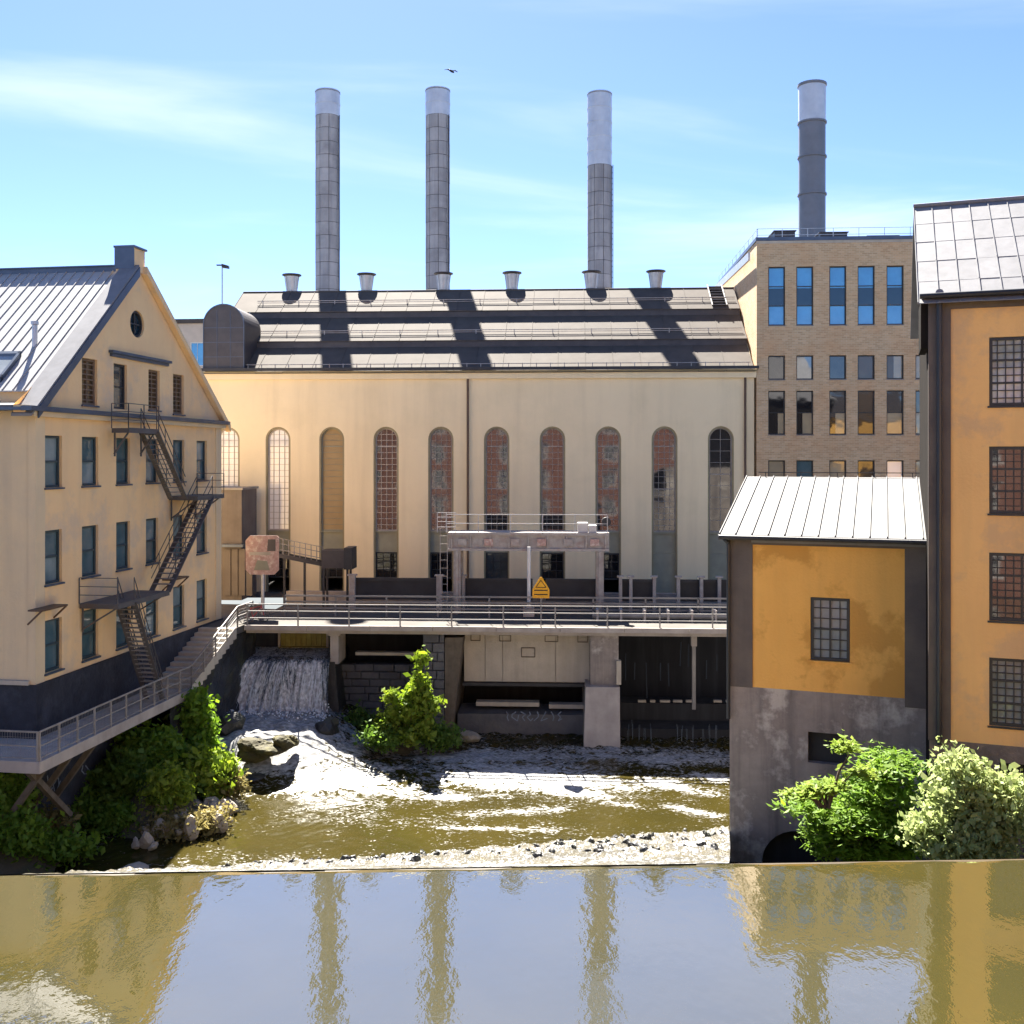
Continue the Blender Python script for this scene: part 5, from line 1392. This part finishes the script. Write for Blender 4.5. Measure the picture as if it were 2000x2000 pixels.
# trickles in the right bay
tr = empty('water_trickle', FD.world(FD.u(1213, .6), .6, 0), FD.ang, 'thin white trickles running down steps in the black right bay', 'water')
u_off = FD.u(1213, .6)
m_tr = M('trickle_water', (.12, .15, .18), (.06, .08, .1), ns=3, rough=.3)
for px, y0_, y1_ in [(1226, 1412, 1448), (1234, 1405, 1450), (1248, 1415, 1450), (1258, 1415, 1450), (1270, 1412, 1450), (1322, 1413, 1452), (1331, 1414, 1450), (1340, 1410, 1450), (1352, 1415, 1452), (1372, 1412, 1452), (1384, 1414, 1453), (1398, 1416, 1450)]:
    mb = MB(); x = FD.u(px, .65) - u_off
    for s in range(2): mb.bar((x + s * .05, .03, wz(px, y0_ + random.uniform(0, 14), .65)), (x + s * .05 + random.uniform(-.05, .05), .02, wz(px, y1_, .65)), .018)
    mb.build('strand', m_tr, tr)
for px in (1222, 1240, 1262, 1290, 1305, 1330, 1345, 1380, 1400):
    mb = MB(); x = FD.u(px, 3.0) - u_off; a_ = random.uniform(1245, 1300)
    mb.bar((x, 2.38, wz(px, a_, 3.0)), (x + random.uniform(-.05, .05), 2.38, wz(px, a_ + random.uniform(30, 70), 3.0)), .05)
    mb.build('strand', M('faint_trickle', (.035, .045, .06)), tr)

# ------------------------------------------------------------------ rocks
def rock_mesh(seed, mat, sub=2, rough_=.28):
    rd = random.Random(seed); bm = bmesh.new(); bmesh.ops.create_icosphere(bm, subdivisions=sub, radius=1.0)
    ph = [rd.uniform(0, 6) for _ in range(9)]
    for v in bm.verts:
        c = v.co.copy()
        d = 1 + rough_ * (math.sin(c.x * 2.3 + ph[0]) * math.cos(c.y * 2.1 + ph[1]) + .6 * math.sin(c.z * 3.7 + ph[2] + c.x * 2) + .4 * math.sin(c.y * 5.3 + ph[3])) + rd.uniform(-.06, .06)
        v.co = c * d
    me = bpy.data.meshes.new('rock'); bm.to_mesh(me); bm.free(); me.materials.append(mat)
    return me
dark_rocks = [rock_mesh(i, m_wet) for i in range(5)]
pale_rocks = [rock_mesh(20 + i, m_rock) for i in range(5)]
moss_rocks = [rock_mesh(40 + i, m_moss, 4, .30) for i in range(3)]
def apron_z(X, Y):
    y0 = yc(X) + .2; s = (Y - y0) / (toe(X) + .6 - y0); return WL - .02 + (POOL - .35 - WL) * s
rd = random.Random(4)
for k in range(150):
    X = rd.uniform(-8.5, 9.5); f = rd.uniform(.25, .95)
    Y = yc(X) + (toe(X) - yc(X)) * f
    if X > right_edge(Y) - .3: continue
    s = rd.uniform(.04, .12)
    o = link_mesh('weir_rock', rd.choice(dark_rocks), None, (X, Y, apron_z(X, Y) + s * .55), (rd.uniform(0, 3), rd.uniform(0, 3), rd.uniform(0, 3)))
    o.scale = (s * 1.3, s, s * .8); tag(o, 'small dark rock poking through the white water of the weir', 'rock', 'dark rocks in the weir foam')
def boulder(px, py, Y, sx, sz, me, label, cat='boulder', rot=0.3):
    p = at(px, py, Y); o = link_mesh('boulder', me, None, p, (0, 0, rot)); o.scale = (sx, sx * .8, sz); return tag(o, label, cat)
boulder(508, 1464, 47.3, .95, .45, moss_rocks[0], 'mossy brown boulder in the white water below the waterfall')
boulder(556, 1450, 47.7, .55, .38, moss_rocks[1], 'smaller mossy boulder at the right shoulder of the big one')
boulder(448, 1418, 49.6, .7, .55, dark_rocks[1], 'dark wet boulder left at the foot of the waterfall')
boulder(492, 1518, 46.6, .6, .16, dark_rocks[2], 'flat dark rock just awash in foam near the left shrubs')
boulder(705, 1457, 51.0, .55, .28, dark_rocks[3], 'low dark rock at the edge of the shrub bank')
boulder(640, 1422, 50.2, .6, .5, dark_rocks[0], 'dark rock at the right foot of the waterfall')
boulder(915, 1440, 52.6, .5, .35, pale_rocks[2], 'pale rock at the water edge below the middle gate')
boulder(258, 1699, 36.9, .55, .14, pale_rocks[1], 'small pale flat rock beside the weir crest at left')

# ------------------------------------------------------------------ banks
def bank(name, xs, ys, fz, mat, label):
    nx, ny = 60, 60
    gx, gy = np.meshgrid(np.linspace(*xs, nx + 1), np.linspace(*ys, ny + 1), indexing='ij'); X, Y = gx.ravel(), gy.ravel()
    Z = fz(X, Y) + .12 * np.sin(X * 2.1 + Y) * np.sin(Y * 1.9) + rng.normal(0, .05, len(X))
    F = [(i * (ny + 1) + j, (i + 1) * (ny + 1) + j, (i + 1) * (ny + 1) + j + 1, i * (ny + 1) + j + 1) for i in range(nx) for j in range(ny)]
    return tag(link_mesh(name, np_mesh(name, np.stack([X, Y, Z], 1), F, mat)), kind='structure')
def seg_d(X, Y, pts):
    d = np.full(len(X), 1e9)
    for (a, b) in zip(pts[:-1], pts[1:]):
        ax, ay = a; bx, by = b; t = np.clip(((X - ax) * (bx - ax) + (Y - ay) * (by - ay)) / ((bx - ax) ** 2 + (by - ay) ** 2), 0, 1)
        d = np.minimum(d, np.hypot(X - ax - t * (bx - ax), Y - ay - t * (by - ay)))
    return d
bank('left_bank', (-18.5, -11.0), (38, 52), lambda X, Y: 2.3 - 1.15 * np.maximum(0, seg_d(X, Y, [(-17.2, 51.5), (-15.9, 48), (-15.0, 44.5), (-14.6, 42.2)]) - .7), m_soil, '')
bank('near_left_bank', (-37, -16.5), (31, 41), lambda X, Y: 3.2 - .95 * np.maximum(0, seg_d(X, Y, [(-37, 37), (-21, 37.2), (-19.0, 38.3)]) - .5), m_soil, '')
bank('shrub_bank', (-10.6, -3.0), (49.5, 57), lambda X, Y: 2.25 - .75 * np.maximum(0, seg_d(X, Y, [(-9.0, 54.4), (-5.6, 52.0), (-4.0, 54.0)]) - .2), m_soil, '')
bank('right_bank', (8.5, 26), (23.5, 37.5), lambda X, Y: 3.4 - 1.2 * np.maximum(0, seg_d(X, Y, [(13.2, 33.5), (14.5, 29), (26, 26)]) - 1.2), m_soil, '')
rd = random.Random(8)
for k in range(46):
    px = rd.uniform(255, 450); py = 1645 - (px - 300) * .28 + rd.uniform(-38, 12); Yr = (CAMZ - POOL - .1) * FOC / (py - HOR)
    s = rd.uniform(.12, .38)
    o = link_mesh('bank_rock', rd.choice(pale_rocks), None, ((px - 1000) / FOC * Yr, Yr, POOL + .12 + rd.uniform(0, .25)), (rd.uniform(0, 3), rd.uniform(0, 3), rd.uniform(0, 3)))
    o.scale = (s * 1.3, s, s * .7); tag(o, 'pale stone on the sunlit tip of the left bank', 'stone', 'stones on the left bank')

# ------------------------------------------------------------------ vegetation
def leaf_mat(name, c1, c2, c3):
    m = bpy.data.materials.new(name); m.use_nodes = True; N = m.node_tree.nodes; L = m.node_tree.links
    N.remove(N['Principled BSDF'])
    geo = N.new('ShaderNodeNewGeometry')
    rp = N.new('ShaderNodeValToRGB'); e = rp.color_ramp.elements
    e[0].color = (*c1, 1); e[1].color = (*c3, 1); x = e.new(.5); x.color = (*c2, 1)
    n = N.new('ShaderNodeTexNoise'); n.inputs['Scale'].default_value = 1.7; L.new(geo.outputs['Position'], n.inputs['Vector'])
    ad = N.new('ShaderNodeMath'); ad.operation = 'MULTIPLY_ADD'; L.new(geo.outputs['Random Per Island'], ad.inputs[0]); ad.inputs[1].default_value = .6
    sb = N.new('ShaderNodeMath'); sb.operation = 'MULTIPLY_ADD'; L.new(n.outputs['Fac'], sb.inputs[0]); sb.inputs[1].default_value = 1.2; sb.inputs[2].default_value = -.4
    L.new(sb.outputs[0], ad.inputs[2]); L.new(ad.outputs[0], rp.inputs[0])
    d = N.new('ShaderNodeBsdfDiffuse'); t = N.new('ShaderNodeBsdfTranslucent'); g = N.new('ShaderNodeBsdfGlossy'); g.inputs['Roughness'].default_value = .45
    g.inputs['Color'].default_value = (.6, .65, .6, 1)
    L.new(rp.outputs[0], d.inputs[0])
    hs = N.new('ShaderNodeHueSaturation'); hs.inputs['Saturation'].default_value = 1.1; hs.inputs['Value'].default_value = 1.5; L.new(rp.outputs[0], hs.inputs['Color']); L.new(hs.outputs[0], t.inputs[0])
    m1 = N.new('ShaderNodeMixShader'); m1.inputs[0].default_value = .42; L.new(d.outputs[0], m1.inputs[1]); L.new(t.outputs[0], m1.inputs[2])
    m2 = N.new('ShaderNodeMixShader'); m2.inputs[0].default_value = .015; L.new(m1.outputs[0], m2.inputs[1]); L.new(g.outputs[0], m2.inputs[2])
    L.new(m2.outputs[0], N['Material Output'].inputs['Surface'])
    return m
l_green = leaf_mat('green_leaf', (.08, .15, .02), (.13, .22, .03), (.20, .29, .045))
l_deep = leaf_mat('deep_leaf', (.06, .12, .024), (.10, .17, .034), (.15, .22, .042))
l_lime = leaf_mat('lime_leaf', (.11, .18, .025), (.18, .25, .035), (.26, .32, .055))
l_silver = leaf_mat('silver_leaf', (.20, .25, .10), (.28, .33, .14), (.38, .42, .20))
l_dry = leaf_mat('dry_leaf', (.14, .12, .05), (.2, .17, .07), (.26, .22, .10))
m_bark = M('bark', (.10, .075, .05), (.06, .045, .03), ns=4, bump=.6, bs=12)
def shrub(name, label, base, blobs, n, leaf, mat, group=None, cat='shrub', flat=0.0, cl=34, spread=.26, seed=1, nstem=9, aspect=.55, scale=1.0):
    """blobs: (dx, dy, dz, rx, ry, rz) lobes of the crown relative to the base"""
    r = np.random.default_rng(seed)
    root = empty(name, base, 0, label, cat, group)
    root.scale = (scale, scale, scale)
    ncl = max(1, n // cl)
    w = np.array([b[3] * b[4] * b[5] for b in blobs]) ** .7; w /= w.sum()
    pick = r.choice(len(blobs), ncl, p=w); B = np.array(blobs)[pick]
    cl_ = cl; d = r.normal(size=(ncl, 3)); d /= np.linalg.norm(d, axis=1)[:, None]
    rad = r.uniform(.25, 1.0, ncl) ** .55 * r.uniform(.82, 1.18, ncl)
    C = B[:, :3] + d * rad[:, None] * B[:, 3:]
    C[:, 2] = np.maximum(C[:, 2], .08)
    idx = np.repeat(np.arange(ncl), np.maximum(4, (cl * np.exp(r.normal(0, .5, ncl))).astype(int)))
    P = C[idx] + r.normal(size=(len(idx), 3)) * spread * np.array([1, 1, .35 if flat else .8])
    shoots = []                       # stray shoots reaching out of the crown
    for k in range(int(ncl * .10) + 3):
        c = C[r.integers(ncl)]; b0 = np.array(blobs)[:, :3].mean(0); o_ = c - b0; o_ /= np.linalg.norm(o_) + 1e-6
        dr = o_ * .7 + np.array([r.normal() * .3, r.normal() * .3, .55 - flat * .45]); dr /= np.linalg.norm(dr); ln = r.uniform(.25, .7)
        shoots.append((c, c + dr * ln)); t_ = r.uniform(.1, 1, 9)
        P = np.vstack([P, c + dr * ln * t_[:, None] + r.normal(size=(9, 3)) * leaf * .6])
    idx = np.arange(len(P))
    nrm = r.normal(size=(len(idx), 3)) * (1 - flat * .75) + np.array([0, -.15, .55 + flat])
    nrm /= np.linalg.norm(nrm, axis=1)[:, None]
    t = r.normal(size=(len(idx), 3)); t -= (t * nrm).sum(1)[:, None] * nrm; t /= np.linalg.norm(t, axis=1)[:, None]
    b_ = np.cross(nrm, t); s = leaf * np.clip(np.exp(r.normal(0, .38, len(idx))), .4, 2.0)[:, None]
    q = np.stack([P - t * s, P + b_ * s * aspect - nrm * s * .12, P + t * s, P - b_ * s * aspect - nrm * s * .12], 1).reshape(-1, 3)
    me = bpy.data.meshes.new('crown'); nl = len(idx)
    me.vertices.add(nl * 4); me.vertices.foreach_set('co', q.ravel())
    me.loops.add(nl * 4); me.loops.foreach_set('vertex_index', np.arange(nl * 4))
    me.polygons.add(nl); me.polygons.foreach_set('loop_start', np.arange(nl) * 4); me.polygons.foreach_set('loop_total', np.full(nl, 4))
    me.update(); me.validate(); me.materials.append(mat)
    link_mesh('crown', me, root)
    for k in range(nstem):
        c = Vector(C[r.integers(ncl)]); m_ = Vector((c.x * .45 + r.normal() * .08, c.y * .45 + r.normal() * .08, c.z * .55)); o = Vector((r.normal() * .1, r.normal() * .1, -.25))
        MB().tube(o, m_, .05, .035, 6).tube(m_, c, .035, .012, 6).build('stem', m_bark, root)
    mb = MB()
    for c, e_ in shoots: mb.tube(c, e_, .012, .005, 4)
    tag(mb.build('twigs', m_bark, root), kind='stuff')
    return root
def on(px, py, Y): return at(px, py, Y)
# pointed shrub under the bridge
b = on(795, 1445, 49.9)
shrub('pointed_shrub', 'bright green pointed shrub growing in front of the masonry wall', b, [(-.1, 0, .8, 1.7, 1.1, .85), (.3, 0, 1.9, .95, .8, .9), (.6, 0, 3.0, .5, .45, .7), (.62, 0, 4.2, .26, .26, .7), (-.75, 0, 2.1, .35, .4, .8), (1.15, 0, 1.7, .5, .5, .7)], 4300, .14, l_lime, seed=3, spread=.19, scale=.92)
b = on(690, 1430, 52.8)
shrub('low_shrub', 'low dark green plant left of the pointed shrub at the wall foot', b, [(.2, 0, .5, .8, .6, .55), (-.2, 0, .3, .8, .5, .3)], 1500, .09, l_deep, seed=4)
for k, (px, py, Y, lb) in enumerate([(740, 1452, 49.4, 'ragged low green plants at the left foot of the pointed shrub'), (850, 1450, 50.4, 'ragged low green plants at the right foot of the pointed shrub')]):
    shrub('low_shrub', lb, on(px, py, Y), [(0, 0, .3, .9, .6, .4), (.5, 0, .2, .6, .5, .3)], 1600, .09, l_deep, seed=5 + k)
# left bank shrubs
LB_ = [
    ('leafy dark shrub highest on the left bank, right below the walkway', 372, 1500, 46.6, [(0, 0, 1.0, 1.1, 1.0, 1.0), (.35, 0, 2.2, .6, .6, 1.2), (-.5, 0, 1.6, .8, .7, .7)], 4600, .13, l_green),
    ('sunlit yellow green shrub at the right tip of the left bank', 405, 1560, 44.4, [(0, 0, .8, 1.1, .9, .8), (-.5, 0, 1.5, .7, .7, .55), (.5, 0, 1.2, .6, .6, .5)], 4800, .135, l_lime),
    ('dense dark green shrub in the middle of the left bank', 290, 1560, 44.2, [(0, 0, 1.2, 1.3, 1.1, 1.2), (-.5, 0, 2.2, .8, .7, .9), (.6, 0, 2.0, .7, .7, .8)], 6400, .135, l_green),
    ('dark shrub under the walkway struts on the left bank', 210, 1590, 42.9, [(0, 0, .9, 1.4, .9, 1.0), (.7, 0, 1.6, .8, .8, .9)], 5200, .13, l_deep),
    ('pale yellow shrub low at the front of the left bank', 322, 1590, 41.8, [(0, 0, .7, .8, .7, .7), (.2, 0, 1.3, .55, .5, .5)], 4200, .10, l_lime),
    ('dark low shrub at the left foot of the bank', 160, 1615, 41.8, [(0, 0, .5, 1.0, .7, .6)], 3500, .10, l_green),
    ('silvery weed tuft hanging over the water below the left shrubs', 235, 1625, 41.2, [(0, 0, .4, .9, .6, .5)], 2600, .09, l_green),
    ('dry straw coloured weeds on the stony tip of the left bank', 345, 1628, 40.6, [(0, 0, .25, 1.3, .6, .35), (1.2, .6, .3, .8, .5, .3)], 2600, .085, l_dry),
    ('dry grass tuft at the far right end of the left bank', 425, 1545, 44.6, [(.3, 0, .3, .8, .5, .35)], 1800, .10, l_dry),
]
for k, (lb, px, py, Y, bl, n, lf, mt) in enumerate(LB_):
    shrub('bank_shrub', lb, on(px, py, Y), bl, n, lf, mt, 'shrubs on the left bank', seed=30 + k)
for k, (lb, px, py, Y, bl, n, lf, mt) in enumerate([
        ('bright green low plants at the left picture edge by the water', 30, 1650, 36.6, [(0, 0, .5, .9, .7, .6), (-.9, 0, .7, .8, .6, .7)], 4200, .10, l_green),
        ('grey green shrub at the left edge below the walkway corner', 15, 1590, 37.4, [(0, 0, .7, .8, .6, .7)], 2600, .09, l_green),
        ('grass tuft on the dark near bank beside the weir crest', 110, 1668, 37.6, [(0, 0, .3, 1.3, .6, .4), (-1.6, -.3, .3, .9, .5, .35)], 3000, .10, l_green),
        ('brown dry undergrowth between the left edge plants and the bank shrubs', 85, 1625, 38.4, [(0, 0, .3, 1.0, .6, .4)], 1800, .09, l_dry)]):
    shrub('edge_shrub', lb, on(px, py, Y), bl, n, lf, mt, 'plants at the left picture edge', seed=60 + k)
# right-hand shrubs in front of the powerhouse
shrub('spreading_shrub', 'dark spreading shrub with lime tipped flat sprays before the concrete base', on(1690, 1690, 31.0),
      [(0, 0, 1.0, 1.9, 1.2, 1.0), (-.9, -.2, 2.0, 1.2, .9, .28), (.4, 0, 2.6, 1.2, .9, .35), (-1.9, -.3, 2.15, .8, .5, .16), (.9, .2, 3.45, 1.0, .8, .35), (0, -.2, 1.6, 1.8, 1.0, .4)], 14000, .115, l_green, seed=80, flat=.7, spread=.34, aspect=.33, scale=.88)
shrub('spray_shrub', 'lime green flat spray of leaves topping the dark spreading shrub', on(1612, 1560, 29.6),
      [(-.85, 0, .12, .42, .3, .07), (.05, 0, .36, .52, .35, .08), (.95, 0, .75, .42, .3, .07), (.6, 0, 1.5, .3, .25, .06), (-.35, 0, .22, .3, .3, .06)], 2600, .09, l_lime, seed=84, flat=.9, spread=.14, aspect=.35)
shrub('silver_shrub', 'pale silvery green bushy shrub at the lower right edge', on(1900, 1690, 28.2),
      [(0, 0, .9, 1.7, 1.2, .95), (-.1, 0, 2.0, 1.2, 1.0, .8), (-.3, 0, 2.9, .65, .6, .6), (1.1, 0, 1.9, 1.1, .9, .9), (-1.1, 0, 1.1, .8, .7, .6)], 12500, .09, l_silver, seed=82, spread=.26, aspect=.6, scale=.88)

# ------------------------------------------------------------------ bird
bp = at(882, 139, 60)
bird = empty('flying_bird', bp, R(25), 'small dark bird gliding in the sky above the second chimney', 'bird')
bm_ = MB()
bm_.lathe([(0.0, -.22), (.05, -.16), (.075, 0), (.05, .14), (.025, .2), (0, .24)], 10)
me = bm_.mesh('body', m_pipe, True); o = link_mesh('body', me, bird, None, (R(80), 0, R(-70)))
for s in (-1, 1):
    MB().hexa([(0, -.09, 0), (s * .22, -.05, .07), (s * .22, .09, .07), (0, .09, 0)], [(0, -.09, .02), (s * .22, -.05, .085), (s * .22, .09, .085), (0, .09, .02)]).hexa([(s * .22, -.05, .07), (s * .42, .05, .03), (s * .42, .09, .03), (s * .22, .09, .07)], [(s * .22, -.05, .085), (s * .42, .05, .04), (s * .42, .09, .04), (s * .22, .09, .085)]).build('wing', m_pipe, bird)
